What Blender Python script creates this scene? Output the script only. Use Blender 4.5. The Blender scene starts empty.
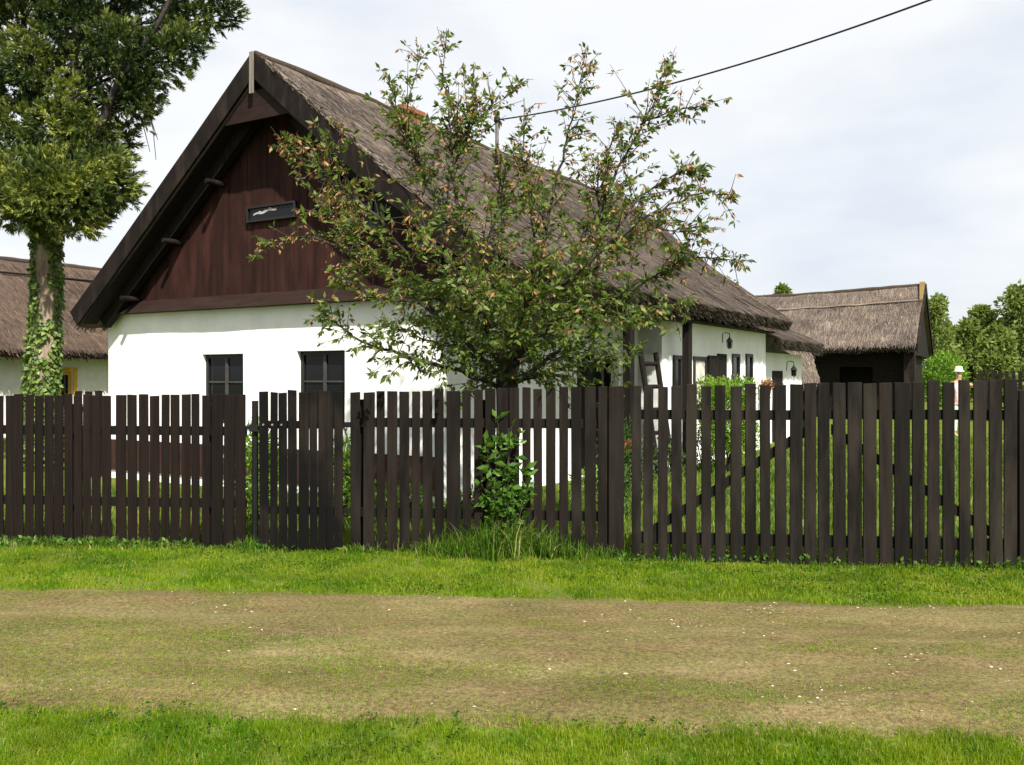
import bpy, math, random
import numpy as np
from mathutils import Vector, noise as mnoise

R = math.radians
rnd = random.Random(7)
rng = np.random.default_rng(11)
sc = bpy.context.scene
COL = sc.collection
F, CX, HY, CAMH = 920.0, 512.0, 378.0, 1.6


def at(x, y, d):
    """world point seen at picture position x, y when it stands d metres away"""
    return Vector(((x - CX) / F * d, d, CAMH - (y - HY) / F * d))


# ------------------------------------------------------------------ materials
def new_mat(name):
    m = bpy.data.materials.new(name)
    m.use_nodes = True
    nt = m.node_tree
    b = nt.nodes['Principled BSDF']
    b.inputs['Specular IOR Level'].default_value = 0.25
    return m, nt, b


def N(nt, kind, **kw):
    n = nt.nodes.new(kind)
    for k, v in kw.items():
        if k in n.inputs.keys():
            n.inputs[k].default_value = v
        else:
            setattr(n, k, v)
    return n


def ramp(nt, stops, src=None):
    r = nt.nodes.new('ShaderNodeValToRGB')
    e = r.color_ramp.elements
    while len(e) < len(stops):
        e.new(0.5)
    for el, (p, c) in zip(e, stops):
        el.position = p
        el.color = (c[0], c[1], c[2], 1)
    if src is not None:
        nt.links.new(src, r.inputs[0])
    return r


def coords(nt, scale=(1, 1, 1), kind='Object', rot=(0, 0, 0)):
    t = nt.nodes.new('ShaderNodeTexCoord')
    m = nt.nodes.new('ShaderNodeMapping')
    m.inputs['Scale'].default_value = scale
    m.inputs['Rotation'].default_value = rot
    nt.links.new(t.outputs[kind], m.inputs['Vector'])
    return m.outputs['Vector']


def world_coords(nt, scale=(1, 1, 1), rot=(0, 0, 0)):
    g = nt.nodes.new('ShaderNodeNewGeometry')
    m = nt.nodes.new('ShaderNodeMapping')
    m.inputs['Scale'].default_value = scale
    m.inputs['Rotation'].default_value = rot
    nt.links.new(g.outputs['Position'], m.inputs['Vector'])
    return m.outputs['Vector']


def mixc(nt, fac, a, b, mode='MIX'):
    m = nt.nodes.new('ShaderNodeMix')
    m.data_type = 'RGBA'
    m.blend_type = mode
    for sock, v in ((m.inputs[0], fac), (m.inputs[6], a), (m.inputs[7], b)):
        if hasattr(v, 'node'):
            nt.links.new(v, sock)
        elif isinstance(v, tuple):
            sock.default_value = (v[0], v[1], v[2], 1)
        else:
            sock.default_value = v
    return m.outputs[2]


def math_(nt, op, a, b=0.0):
    m = nt.nodes.new('ShaderNodeMath')
    m.operation = op
    for s, v in ((m.inputs[0], a), (m.inputs[1], b)):
        if hasattr(v, 'node'):
            nt.links.new(v, s)
        else:
            s.default_value = v
    return m.outputs[0]


def bump(nt, b, h, strength=0.3, dist=0.01):
    n = nt.nodes.new('ShaderNodeBump')
    n.inputs['Strength'].default_value = strength
    n.inputs['Distance'].default_value = dist
    nt.links.new(h, n.inputs['Height'])
    nt.links.new(n.outputs[0], b.inputs['Normal'])


def noise(nt, vec, scale, detail=4, rough=0.55):
    n = nt.nodes.new('ShaderNodeTexNoise')
    n.inputs['Scale'].default_value = scale
    n.inputs['Detail'].default_value = detail
    n.inputs['Roughness'].default_value = rough
    nt.links.new(vec, n.inputs['Vector'])
    return n.outputs[0]


def wood(name, dark, light, grain=(26, 26, 1.6), rough=0.8, var=0.5, wear=None, dark_patch=None):
    m, nt, b = new_mat(name)
    v = world_coords(nt, grain)
    g = noise(nt, v, 1.0, 6, 0.62)
    c = ramp(nt, [(0.32, dark), (0.72, light)], g).outputs[0]
    oi = nt.nodes.new('ShaderNodeObjectInfo')
    k = ramp(nt, [(0.0, (1 - var,) * 3), (1.0, (1 + var,) * 3)], oi.outputs['Random']).outputs[0]
    c = mixc(nt, 1.0, c, k, 'MULTIPLY')
    if wear:
        w = noise(nt, world_coords(nt, (5, 5, 1.2)), 1.0, 5, 0.6)
        w = ramp(nt, [(0.47, (0, 0, 0)), (0.72, (1, 1, 1))], w).outputs[0]
        c = mixc(nt, w, c, wear)
    if dark_patch:
        w = noise(nt, world_coords(nt, (3.0, 3.0, 2.0)), 1.0, 3, 0.5)  # darker tone mixed in by soft noise patches
        w = ramp(nt, [(0.42, (1, 1, 1)), (0.6, (0, 0, 0))], w).outputs[0]
        c = mixc(nt, w, c, dark_patch)
    nt.links.new(c, b.inputs['Base Color'])
    b.inputs['Roughness'].default_value = rough
    b.inputs['Specular IOR Level'].default_value = 0.15
    bump(nt, b, g, 0.5, 0.006)
    return m


def leafmat(name, stops, trans=0.35, patch=None, rough=0.5, spec=0.3):
    """leaf material: colour from the per-leaf tint, some light passing through"""
    m, nt, b = new_mat(name)
    a = nt.nodes.new('ShaderNodeAttribute')
    a.attribute_name = 'tint'
    c = ramp(nt, stops, a.outputs['Fac']).outputs[0]
    if patch:
        w = noise(nt, world_coords(nt), patch[1], 4, 0.6)
        w = ramp(nt, [(0.4, (0, 0, 0)), (0.68, (1, 1, 1))], w).outputs[0]
        c = mixc(nt, math_(nt, 'MULTIPLY', w, patch[2]), c, patch[0])
    nt.links.new(c, b.inputs['Base Color'])
    b.inputs['Roughness'].default_value = rough
    b.inputs['Specular IOR Level'].default_value = spec
    t = nt.nodes.new('ShaderNodeBsdfTranslucent')
    nt.links.new(mixc(nt, 1.0, c, (1.15, 1.25, 0.6), 'MULTIPLY'), t.inputs['Color'])
    mx = nt.nodes.new('ShaderNodeMixShader')
    mx.inputs[0].default_value = trans
    out = nt.nodes['Material Output']
    nt.links.new(b.outputs[0], mx.inputs[1])
    nt.links.new(t.outputs[0], mx.inputs[2])
    nt.links.new(mx.outputs[0], out.inputs['Surface'])
    return m


def plain(name, col, rough=0.6, spec=0.3, metal=0.0, nscale=6, namt=0.25, bstr=0.15):
    m, nt, b = new_mat(name)
    n = noise(nt, world_coords(nt), nscale, 5, 0.6)
    k = ramp(nt, [(0.3, tuple(x * (1 - namt) for x in col)), (0.7, tuple(min(1, x * (1 + namt)) for x in col))], n)
    nt.links.new(k.outputs[0], b.inputs['Base Color'])
    b.inputs['Roughness'].default_value = rough
    b.inputs['Specular IOR Level'].default_value = spec
    b.inputs['Metallic'].default_value = metal
    if bstr:
        bump(nt, b, n, bstr, 0.01)
    return m


def thatch_mat(name, stops):
    m, nt, b = new_mat(name)
    a = nt.nodes.new('ShaderNodeAttribute')
    a.attribute_name = 'tint'
    v = world_coords(nt, (14, 14, 4))
    n = noise(nt, v, 1.0, 6, 0.7)
    f = math_(nt, 'ADD', math_(nt, 'MULTIPLY', a.outputs['Fac'], 0.6), math_(nt, 'MULTIPLY', n, 0.4))
    c = ramp(nt, stops, f).outputs[0]
    big = noise(nt, world_coords(nt, (0.7, 0.7, 1.6)), 1.0, 5, 0.6)
    c = mixc(nt, 1.0, c, ramp(nt, [(0.3, (0.72, 0.72, 0.74)), (0.7, (1.25, 1.2, 1.12))], big).outputs[0], 'MULTIPLY')
    nt.links.new(c, b.inputs['Base Color'])
    b.inputs['Roughness'].default_value = 0.9
    b.inputs['Specular IOR Level'].default_value = 0.1
    bump(nt, b, n, 0.9, 0.03)
    return m


M = {}
M['picket'] = wood('weathered_brown_paling', (0.003941, 0.002575, 0.001618), (0.01227, 0.008442, 0.00571), var=0.55, wear=(0.01698, 0.01371, 0.01042))
M['picket_red'] = wood('brown_stained_paling', (0.00483, 0.002517, 0.001824), (0.01259, 0.007268, 0.005189), var=0.3)
M['wicket'] = wood('dark_patchy_paling', (0.005213, 0.003474, 0.002317), (0.01506, 0.011, 0.008112), var=0.3, dark_patch=(0.001737, 0.001447, 0.001304))
M['gate'] = wood('old_gate_paling', (0.004036, 0.00313, 0.002223), (0.014, 0.01068, 0.007659), var=0.55, wear=(0.02415, 0.01932, 0.01448))
M['rail'] = wood('dark_rail_wood', (0.004, 0.003, 0.0025), (0.011, 0.008, 0.006), var=0.2)
M['gable'] = wood('red_brown_gable_boards', (0.01188, 0.004233, 0.003609), (0.03131, 0.01104, 0.008711), grain=(9, 9, 0.5), var=0.0, wear=(0.04616, 0.01654, 0.01279))
M['fascia'] = wood('dark_rake_board', (0.004998, 0.003213, 0.002499), (0.01428, 0.009639, 0.007497), grain=(6, 6, 6), var=0.3, wear=(0.03035, 0.02071, 0.01606))
M['trim'] = wood('brown_drip_board', (0.01344, 0.00672, 0.00504), (0.02688, 0.01411, 0.01075), grain=(3, 3, 20), var=0.0)
M['blackwood'] = wood('black_brown_timber', (0.0048, 0.0036, 0.003), (0.0144, 0.0108, 0.0084), var=0.2)
M['greywood'] = wood('grey_old_timber', (0.112, 0.098, 0.084), (0.231, 0.203, 0.175), var=0.1)
M['barnwood'] = wood('barn_boards', (0.0044, 0.0033, 0.00275), (0.0165, 0.01155, 0.0088), grain=(4, 4, 20), var=0.2)
M['window'] = plain('dark_painted_window_wood', (0.013, 0.011, 0.010), 0.5)
M['yellow'] = plain('ochre_yellow_paint', (0.5, 0.3, 0.035), 0.6)
M['thatch'] = thatch_mat('grey_brown_thatch', [(0.1, (0.03308, 0.02652, 0.02241)), (0.5, (0.1124, 0.09109, 0.07715)), (0.9, (0.2969, 0.2476, 0.2066))])
M['thatch_far'] = thatch_mat('brown_thatch', [(0.1, (0.02824, 0.01977, 0.01515)), (0.5, (0.08977, 0.06435, 0.05049)), (0.9, (0.1905, 0.1443, 0.1135))])
M['ridge'] = thatch_mat('dark_ridge_reed', [(0.1, (0.0234, 0.0169, 0.013)), (0.5, (0.065, 0.0481, 0.0364)), (0.9, (0.143, 0.1105, 0.0845))])
M['brick'] = plain('orange_chimney_brick', (0.2176, 0.07952, 0.0462), 0.8, nscale=9)
M['iron'] = plain('black_iron', (0.012, 0.012, 0.013), 0.45, metal=0.3)
M['cable'] = plain('black_cable', (0.01, 0.01, 0.012), 0.5, bstr=0)
M['galv'] = plain('grey_steel_mast', (0.16, 0.155, 0.15), 0.5, metal=0.5)
M['curtain'] = plain('pale_window_curtain', (0.5, 0.48, 0.42), 0.8)
M['terracotta'] = plain('terracotta', (0.176, 0.055, 0.02475), 0.75)

m, nt, b = new_mat('dark_glass')
b.inputs['Base Color'].default_value = (0.008, 0.009, 0.010, 1)
b.inputs['Roughness'].default_value = 0.08
b.inputs['Specular IOR Level'].default_value = 0.16
M['glass'] = m

m, nt, b = new_mat('limewashed_wall')
n1 = noise(nt, world_coords(nt), 2.2, 5, 0.6)
n2 = noise(nt, world_coords(nt, (1, 1, .35)), 7, 5, 0.6)
c = ramp(nt, [(0.25, (0.72, 0.71, 0.67)), (0.6, (0.83, 0.825, 0.80))], n1).outputs[0]
c = mixc(nt, math_(nt, 'MULTIPLY', ramp(nt, [(0.62, (0, 0, 0)), (0.8, (1, 1, 1))], n2).outputs[0], 0.3), c, (0.6, 0.57, 0.5))
nt.links.new(c, b.inputs['Base Color'])
b.inputs['Roughness'].default_value = 0.9
b.inputs['Specular IOR Level'].default_value = 0.1
bump(nt, b, noise(nt, world_coords(nt), 5, 6, 0.6), 0.35, 0.03)
M['white'] = m
M['white_far'] = plain('old_limewash', (0.66, 0.65, 0.58), 0.9, 0.1, namt=0.08)
M['plinth'] = plain('brown_painted_plinth', (0.045, 0.022, 0.018), 0.85, 0.1)

# bark
m, nt, b = new_mat('tan_bark')
n1 = noise(nt, world_coords(nt, (9, 9, 1.6)), 1.0, 6, 0.65)
nt.links.new(ramp(nt, [(0.3, (0.10, 0.072, 0.05)), (0.5, (0.26, 0.20, 0.145)), (0.75, (0.4, 0.33, 0.26))], n1).outputs[0], b.inputs['Base Color'])
b.inputs['Roughness'].default_value = 0.9
bump(nt, b, n1, 0.8, 0.03)
M['bark'] = m
m, nt, b = new_mat('cherry_bark')
n1 = noise(nt, world_coords(nt, (8, 8, 14)), 1.0, 5, 0.65)
nt.links.new(ramp(nt, [(0.3, (0.014, 0.011, 0.009)), (0.7, (0.055, 0.042, 0.034))], n1).outputs[0], b.inputs['Base Color'])
b.inputs['Roughness'].default_value = 0.75
bump(nt, b, n1, 0.6, 0.01)
M['cherry_bark'] = m

M['cherry_leaf'] = leafmat('cherry_leaf', [(0.0, (0.03808, 0.06944, 0.01232)), (0.45, (0.0896, 0.1434, 0.0224)), (0.8, (0.1512, 0.196, 0.0336)), (1.0, (0.2352, 0.224, 0.056))], 0.42)
M['blossom'] = leafmat('withered_blossom', [(0.0, (0.1105, 0.0546, 0.0234)), (0.5, (0.26, 0.1365, 0.0546)), (1.0, (0.429, 0.26, 0.117))], 0.35)
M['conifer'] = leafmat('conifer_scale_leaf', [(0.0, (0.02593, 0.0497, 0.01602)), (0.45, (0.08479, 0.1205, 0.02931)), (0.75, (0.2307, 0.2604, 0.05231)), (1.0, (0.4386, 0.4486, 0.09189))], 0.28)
M['ivy'] = leafmat('ivy_leaf', [(0.0, (0.03038, 0.06682, 0.01215)), (0.5, (0.0972, 0.1641, 0.02916)), (1.0, (0.243, 0.3038, 0.0729))], 0.25)
M['shrub'] = leafmat('bright_shrub_leaf', [(0.0, (0.0625, 0.1375, 0.015)), (0.5, (0.1375, 0.25, 0.025)), (1.0, (0.25, 0.3875, 0.05))], 0.45)
M['shrub_dark'] = leafmat('dark_shrub_leaf', [(0.0, (0.01755, 0.04095, 0.00936)), (0.5, (0.04095, 0.0819, 0.01638)), (1.0, (0.0936, 0.1521, 0.02925))], 0.35)
M['sapling'] = leafmat('sapling_leaf', [(0.0, (0.0357, 0.08925, 0.01428)), (0.5, (0.0833, 0.1785, 0.0238)), (1.0, (0.1666, 0.2856, 0.0476))], 0.4)
M['far_leaf'] = leafmat('poplar_leaf', [(0.0, (0.078, 0.1104, 0.0264)), (0.5, (0.15, 0.198, 0.0504)), (1.0, (0.252, 0.294, 0.096))], 0.42, spec=.1)
M['grass'] = leafmat('lawn_blade', [(0.0, (0.05164, 0.1302, 0.0009871)), (0.5, (0.1117, 0.2142, -0.0005113)), (0.88, (0.1958, 0.2862, 0.00279)), (1.0, (0.3354, 0.2992, 0.06996))], 0.4, patch=((0.2214, 0.2455, 0.01627), 1.3, 0.6))
M['tall_grass'] = leafmat('tall_grass_blade', [(0.0, (0.02425, 0.06789, 0.00485)), (0.5, (0.06268, 0.1354, 0.005459)), (0.9, (0.129, 0.2067, 0.01751)), (1.0, (0.3132, 0.2648, 0.09985))], 0.4)
M['yard'] = leafmat('yard_grass_blade', [(0.0, (0.05738, 0.1091, 0.01377)), (0.5, (0.1148, 0.1779, 0.02295)), (1.0, (0.218, 0.2639, 0.0459))], 0.4)
M['clover'] = leafmat('clover_leaf', [(0.0, (0.022, 0.06, 0.008)), (0.5, (0.045, 0.10, 0.012)), (1.0, (0.09, 0.15, 0.02))], 0.3, rough=.8, spec=.05)
M['petal'] = leafmat('red_petal', [(0.0, (0.45, 0.04, 0.05)), (1.0, (0.6, 0.12, 0.12))], 0.3)

m, nt, b = new_mat('meadow_ground')
v = world_coords(nt)
n1 = noise(nt, v, 0.9, 6, 0.6)
n2 = noise(nt, v, 30, 4, 0.6)
c = ramp(nt, [(0.3, (0.062, 0.086, 0.012)), (0.55, (0.096, 0.128, 0.018)), (0.8, (0.14, 0.148, 0.03))], n1).outputs[0]
c = mixc(nt, 1.0, c, ramp(nt, [(0.3, (0.6, 0.6, 0.6)), (0.7, (1.3, 1.3, 1.3))], n2).outputs[0], 'MULTIPLY')
nt.links.new(c, b.inputs['Base Color'])
b.inputs['Roughness'].default_value = 0.95
b.inputs['Specular IOR Level'].default_value = 0.05
bump(nt, b, n2, 0.6, 0.03)
M['ground'] = m

m, nt, b = new_mat('packed_earth_track')
v = world_coords(nt)
vs = world_coords(nt, (0.5, 1.25, 1.0), (0, 0, R(4.5)))
n1 = noise(nt, vs, 1.5, 7, 0.62)
n2 = noise(nt, v, 38, 8, 0.8)
n3 = noise(nt, vs, 4.5, 6, 0.68)
n4 = noise(nt, v, 170, 3, 0.6)
c = ramp(nt, [(0.32, (0.108, 0.078, 0.036)), (0.5, (0.155, 0.116, 0.053)), (0.70, (0.222, 0.177, 0.088))], n1).outputs[0]
gm = math_(nt, 'ADD', math_(nt, 'MULTIPLY', n3, 0.75), math_(nt, 'MULTIPLY', n2, 0.35))
gm = ramp(nt, [(0.50, (0, 0, 0)), (0.60, (1, 1, 1))], gm).outputs[0]
c = mixc(nt, math_(nt, 'MULTIPLY', gm, 0.42), c, (0.095, 0.110, 0.026))
c = mixc(nt, 1.0, c, ramp(nt, [(0.38, (0.5, 0.5, 0.5)), (0.5, (1.0, 1.0, 1.0)), (0.62, (1.6, 1.57, 1.52))], n2).outputs[0], 'MULTIPLY')
c = mixc(nt, ramp(nt, [(0.63, (0, 0, 0)), (0.70, (1, 1, 1))], n4).outputs[0], c, (0.45, 0.39, 0.27))
nt.links.new(c, b.inputs['Base Color'])
b.inputs['Roughness'].default_value = 0.95
b.inputs['Specular IOR Level'].default_value = 0.05
bump(nt, b, math_(nt, 'ADD', n2, n4), 0.8, 0.012)
M['earth'] = m
M['stone'] = leafmat('pale_limestone_chips', [(0.0, (0.16, 0.125, 0.075)), (0.5, (0.33, 0.275, 0.18)), (1.0, (0.62, 0.57, 0.45))], 0.0, rough=.9, spec=.1)


# ------------------------------------------------------------------ mesh helpers
def wloc(o):
    v = Vector((0, 0, 0))
    while o is not None:
        v = v + Vector(o.location)
        o = o.parent
    return v


def tag(o, label=None, cat=None, group=None, kind=None):
    if label: o['label'] = label
    if cat: o['category'] = cat
    if group: o['group'] = group
    if kind: o['kind'] = kind
    return o


def empty(name, loc, label=None, cat=None, group=None):
    o = bpy.data.objects.new(name, None)
    COL.objects.link(o)
    o.empty_display_size = 0.2
    o.location = loc
    return tag(o, label, cat, group)


def link(name, me, mat, parent=None, origin=None):
    me.materials.append(M[mat])
    off = wloc(parent) if parent is not None else Vector(origin or (0, 0, 0))
    if off.length > 0:
        a = np.empty(len(me.vertices) * 3, np.float32)
        me.vertices.foreach_get('co', a)
        a = a.reshape(-1, 3) - np.array(off, np.float32)
        me.vertices.foreach_set('co', a.ravel())
        me.update()
    o = bpy.data.objects.new(name, me)
    COL.objects.link(o)
    if parent is not None:
        o.parent = parent
    else:
        o.location = off
    return o


def np_mesh(name, V, tris=None, quads=None, tint=None, smooth=False):
    me = bpy.data.meshes.new(name)
    V = np.asarray(V, np.float32).reshape(-1, 3)
    tris = np.zeros((0, 3), np.int32) if tris is None else np.asarray(tris, np.int32).reshape(-1, 3)
    quads = np.zeros((0, 4), np.int32) if quads is None else np.asarray(quads, np.int32).reshape(-1, 4)
    me.vertices.add(len(V))
    me.vertices.foreach_set('co', V.ravel())
    loops = np.concatenate([quads.ravel(), tris.ravel()])
    me.loops.add(len(loops))
    me.loops.foreach_set('vertex_index', loops)
    nq, ntr = len(quads), len(tris)
    me.polygons.add(nq + ntr)
    starts = np.concatenate([np.arange(nq) * 4, nq * 4 + np.arange(ntr) * 3]).astype(np.int32)
    me.polygons.foreach_set('loop_start', starts)
    if smooth:
        me.polygons.foreach_set('use_smooth', np.ones(nq + ntr, bool))
    me.update(calc_edges=True)
    if tint is not None:
        at_ = me.attributes.new('tint', 'FLOAT', 'POINT')
        at_.data.foreach_set('value', np.asarray(tint, np.float32).ravel())
    me.validate()
    return me


class MB:
    def __init__(s):
        s.v, s.f, s.t, s.tint = [], [], [], 0.5

    def pts(s, ps):
        i = len(s.v)
        for p in ps:
            s.v.append(tuple(p)); s.t.append(s.tint)
        return i

    def face(s, ps):
        i = s.pts(ps)
        s.f.append(tuple(range(i, i + len(ps))))

    def hexa(s, p):
        i = s.pts(p)
        for q in ((0, 3, 2, 1), (4, 5, 6, 7), (0, 1, 5, 4), (1, 2, 6, 5), (2, 3, 7, 6), (3, 0, 4, 7)):
            s.f.append(tuple(i + k for k in q))

    def box(s, fr, a0, a1, b0, b1, c0, c1):
        s.hexa([fr(a0, b0, c0), fr(a1, b0, c0), fr(a1, b1, c0), fr(a0, b1, c0),
                fr(a0, b0, c1), fr(a1, b0, c1), fr(a1, b1, c1), fr(a0, b1, c1)])

    def prism(s, poly0, poly1):
        n = len(poly0)
        i = s.pts(list(poly0) + list(poly1))
        s.f.append(tuple(range(i + n - 1, i - 1, -1)))
        s.f.append(tuple(range(i + n, i + 2 * n)))
        for k in range(n):
            q = (k + 1) % n
            s.f.append((i + k, i + q, i + n + q, i + n + k))

    def tube(s, pts, rad, seg=8, cap=True):
        pts = [Vector(p) for p in pts]
        n = len(pts)
        if not hasattr(rad, '__len__'):
            rad = [rad] * n
        base = len(s.v)
        prev = None
        for k, p in enumerate(pts):
            d = (pts[min(k + 1, n - 1)] - pts[max(k - 1, 0)])
            d = d.normalized() if d.length > 1e-9 else Vector((0, 0, 1))
            if prev is None:
                prev = d.orthogonal().normalized()
            u = (prev - d * prev.dot(d))
            u = u.normalized() if u.length > 1e-6 else d.orthogonal().normalized()
            prev = u
            w = d.cross(u)
            for j in range(seg):
                a = 2 * math.pi * j / seg
                q = p + (u * math.cos(a) + w * math.sin(a)) * rad[k]
                s.v.append(tuple(q)); s.t.append(s.tint)
        for k in range(n - 1):
            for j in range(seg):
                j2 = (j + 1) % seg
                s.f.append((base + k * seg + j, base + k * seg + j2, base + (k + 1) * seg + j2, base + (k + 1) * seg + j))
        if cap:
            s.f.append(tuple(base + j for j in range(seg - 1, -1, -1)))
            s.f.append(tuple(base + (n - 1) * seg + j for j in range(seg)))

    def lathe(s, c, prof, seg=14):
        base = len(s.v)
        for r, z in prof:
            for j in range(seg):
                a = 2 * math.pi * j / seg
                s.v.append((c[0] + r * math.cos(a), c[1] + r * math.sin(a), c[2] + z)); s.t.append(s.tint)
        for k in range(len(prof) - 1):
            for j in range(seg):
                j2 = (j + 1) % seg
                s.f.append((base + k * seg + j, base + k * seg + j2, base + (k + 1) * seg + j2, base + (k + 1) * seg + j))
        s.f.append(tuple(base + j for j in range(seg - 1, -1, -1)))
        s.f.append(tuple(base + (len(prof) - 1) * seg + j for j in range(seg)))

    def build(s, name, mat, parent=None, origin=None, smooth=False, bevel=0.0):
        me = bpy.data.meshes.new(name)
        me.from_pydata(s.v, [], s.f)
        a = me.attributes.new('tint', 'FLOAT', 'POINT')
        a.data.foreach_set('value', np.asarray(s.t, np.float32))
        if smooth:
            me.polygons.foreach_set('use_smooth', np.ones(len(me.polygons), bool))
        o = link(name, me, mat, parent, origin)
        if bevel:
            md = o.modifiers.new('bevel', 'BEVEL')
            md.width = bevel
            md.segments = 1
            md.limit_method = 'ANGLE'
        return o


def W(a, b, c):
    return Vector((a, b, c))


def frame2(o, ax, bx):
    """frame with origin o (x, y) and two horizontal unit axes"""
    return lambda a, b, c: Vector((o[0] + ax[0] * a + bx[0] * b, o[1] + ax[1] * a + bx[1] * b, c))


def unit(v):
    l = np.linalg.norm(v, axis=-1, keepdims=True)
    return v / np.maximum(l, 1e-9)


def kites(P, D, L, Wd, fold=0.25, spin=None):
    """leaf shaped folded kites: P base points, D directions, returns verts (n,4,3) and tris"""
    n = len(P)
    D = unit(D)
    r = rng.normal(size=(n, 3)) if spin is None else spin
    S = unit(np.cross(D, r))
    U = np.cross(S, D)
    L = np.broadcast_to(L, (n,))[:, None]
    Wd = np.broadcast_to(Wd, (n,))[:, None]
    mid = P + D * L * 0.45
    V = np.stack([P, mid + S * Wd * .5 + U * Wd * fold, P + D * L, mid - S * Wd * .5 + U * Wd * fold], 1)
    i = np.arange(n)[:, None] * 4
    T = np.concatenate([i + np.array([[0, 1, 2]]), i + np.array([[0, 2, 3]])], 0)
    return V, T


def leaves(name, P, D, L, Wd, tint, mat, parent=None, origin=None, fold=0.25, spin=None):
    V, T = kites(np.asarray(P, float), np.asarray(D, float), L, Wd, fold, spin)
    tt = np.repeat(np.clip(tint, 0, 1), 4)
    return link(name, np_mesh(name, V, tris=T, tint=tt), mat, parent, origin)


def blades(P, H, Wd, lean, rngl=rng):
    """grass blades: two segments, bending"""
    n = len(P)
    a = rngl.uniform(0, 2 * np.pi, n)
    S = np.stack([np.cos(a), np.sin(a), np.zeros(n)], 1)
    b = rngl.uniform(0, 2 * np.pi, n)
    B = np.stack([np.cos(b), np.sin(b), np.zeros(n)], 1) * (np.abs(rngl.normal(0, lean, n)))[:, None]
    H = H[:, None]; Wd = np.broadcast_to(Wd, (n,))[:, None]
    Z = np.array([[0, 0, 1.0]])
    mid = P + Z * H * .55 + B * H * .3
    tip = P + Z * H * np.clip(1 - .25 * np.linalg.norm(B, axis=1, keepdims=True), .3, 1) + B * H
    V = np.stack([P - S * Wd * .5, P + S * Wd * .5, mid + S * Wd * .4, mid - S * Wd * .4, tip], 1)
    i = np.arange(n)[:, None] * 5
    return V, i + np.array([[0, 1, 2, 3]]), i + np.array([[3, 2, 4]])


def grass(name, P, H, Wd, lean, tint, mat, parent=None, origin=None):
    V, Q, T = blades(P, H, Wd, lean)
    return link(name, np_mesh(name, V, tris=T, quads=Q, tint=np.repeat(np.clip(tint, 0, 1), 5)), mat, parent, origin)


def vnoise(x, y, seed=0):
    def h(i, j):
        k = (i.astype(np.int64) * 374761393 + j.astype(np.int64) * 668265263 + seed * 974711) & 0x7fffffff
        k = ((k ^ (k >> 13)) * 1274126177) & 0x7fffffff
        return ((k ^ (k >> 16)) & 0xffff) / 65535.0
    i, j = np.floor(x), np.floor(y)
    fx, fy = x - i, y - j
    fx, fy = fx * fx * (3 - 2 * fx), fy * fy * (3 - 2 * fy)
    return (h(i, j) * (1 - fx) + h(i + 1, j) * fx) * (1 - fy) + (h(i, j + 1) * (1 - fx) + h(i + 1, j + 1) * fx) * fy


def fbm(x, y, seed=0, o=4):
    s, a, t = 0, 0.5, 0
    for k in range(o):
        s = s + a * vnoise(x * 2 ** k, y * 2 ** k, seed + k)
        t += a
        a *= .5
    return s / t


# ------------------------------------------------------------------ setting: ground, track, grass
def y_far(x):
    return 6.70 - 0.0733 * x + 0.20 * (fbm(x * 0.9, x * 0 + 3.3, 5) - .5) + 0.10 * (fbm(x * 5, x * 0 + 1.3, 9) - .5)


def y_near(x):
    return 4.25 - 0.0872 * x + 0.22 * (fbm(x * 1.1, x * 0 + 8.3, 15) - .5) + 0.10 * (fbm(x * 5, x * 0 + 2.3, 19) - .5)


def y_fence(x):
    return 8.32 - 0.121 * x


mb = MB()
mb.face([(-900, -60, 0), (900, -60, 0), (900, 1500, 0), (-900, 1500, 0)])
tag(mb.build('ground', 'ground'), 'grassy meadow and yard ground reaching the horizon', kind='structure')

def road_z(x, y):
    f = (y - y_near(x) + .04) / (y_far(x) - y_near(x) + .08)
    z = 0.014 + 0.014 * fbm(x * 1.5, y * 3, 31) - 0.016 * np.exp(-((f - .3) / .09) ** 2) - .016 * np.exp(-((f - .74) / .09) ** 2) + .014
    z = z + .010 * (fbm(x * 7, y * 9, 37) - .5)
    return np.maximum(z, .004) * np.clip(np.minimum(f, 1 - f) / .12, 0, 1) + .0005


xs = np.linspace(-16, 16, 1601)
ny = 110
yf, yn = y_far(xs) + .04, y_near(xs) - .04
V = []
for j in range(ny):
    f = j / (ny - 1)
    y = yn * (1 - f) + yf * f
    z = road_z(xs, y)
    V.append(np.stack([xs, y, z], 1))
V = np.stack(V, 0)
nx = len(xs)
ii = (np.arange(ny - 1)[:, None] * nx + np.arange(nx - 1)[None, :]).ravel()
Q = np.stack([ii, ii + 1, ii + nx + 1, ii + nx], 1)
tag(link('dirt_road', np_mesh('dirt_road', V, quads=Q, smooth=True), 'earth'), 'packed brown earth track with mossy patches between two grass verges', kind='structure')


def scatter(n, x0, x1, ya, yb):
    x = rng.uniform(x0, x1, n)
    f = rng.uniform(0, 1, n)
    a, b_ = ya(x), yb(x)
    return np.stack([x, a + (b_ - a) * f, np.zeros(n)], 1)


def in_view(P, margin=1.0):
    return np.abs(P[:, 0]) < P[:, 1] * 0.5565 + margin


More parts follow.
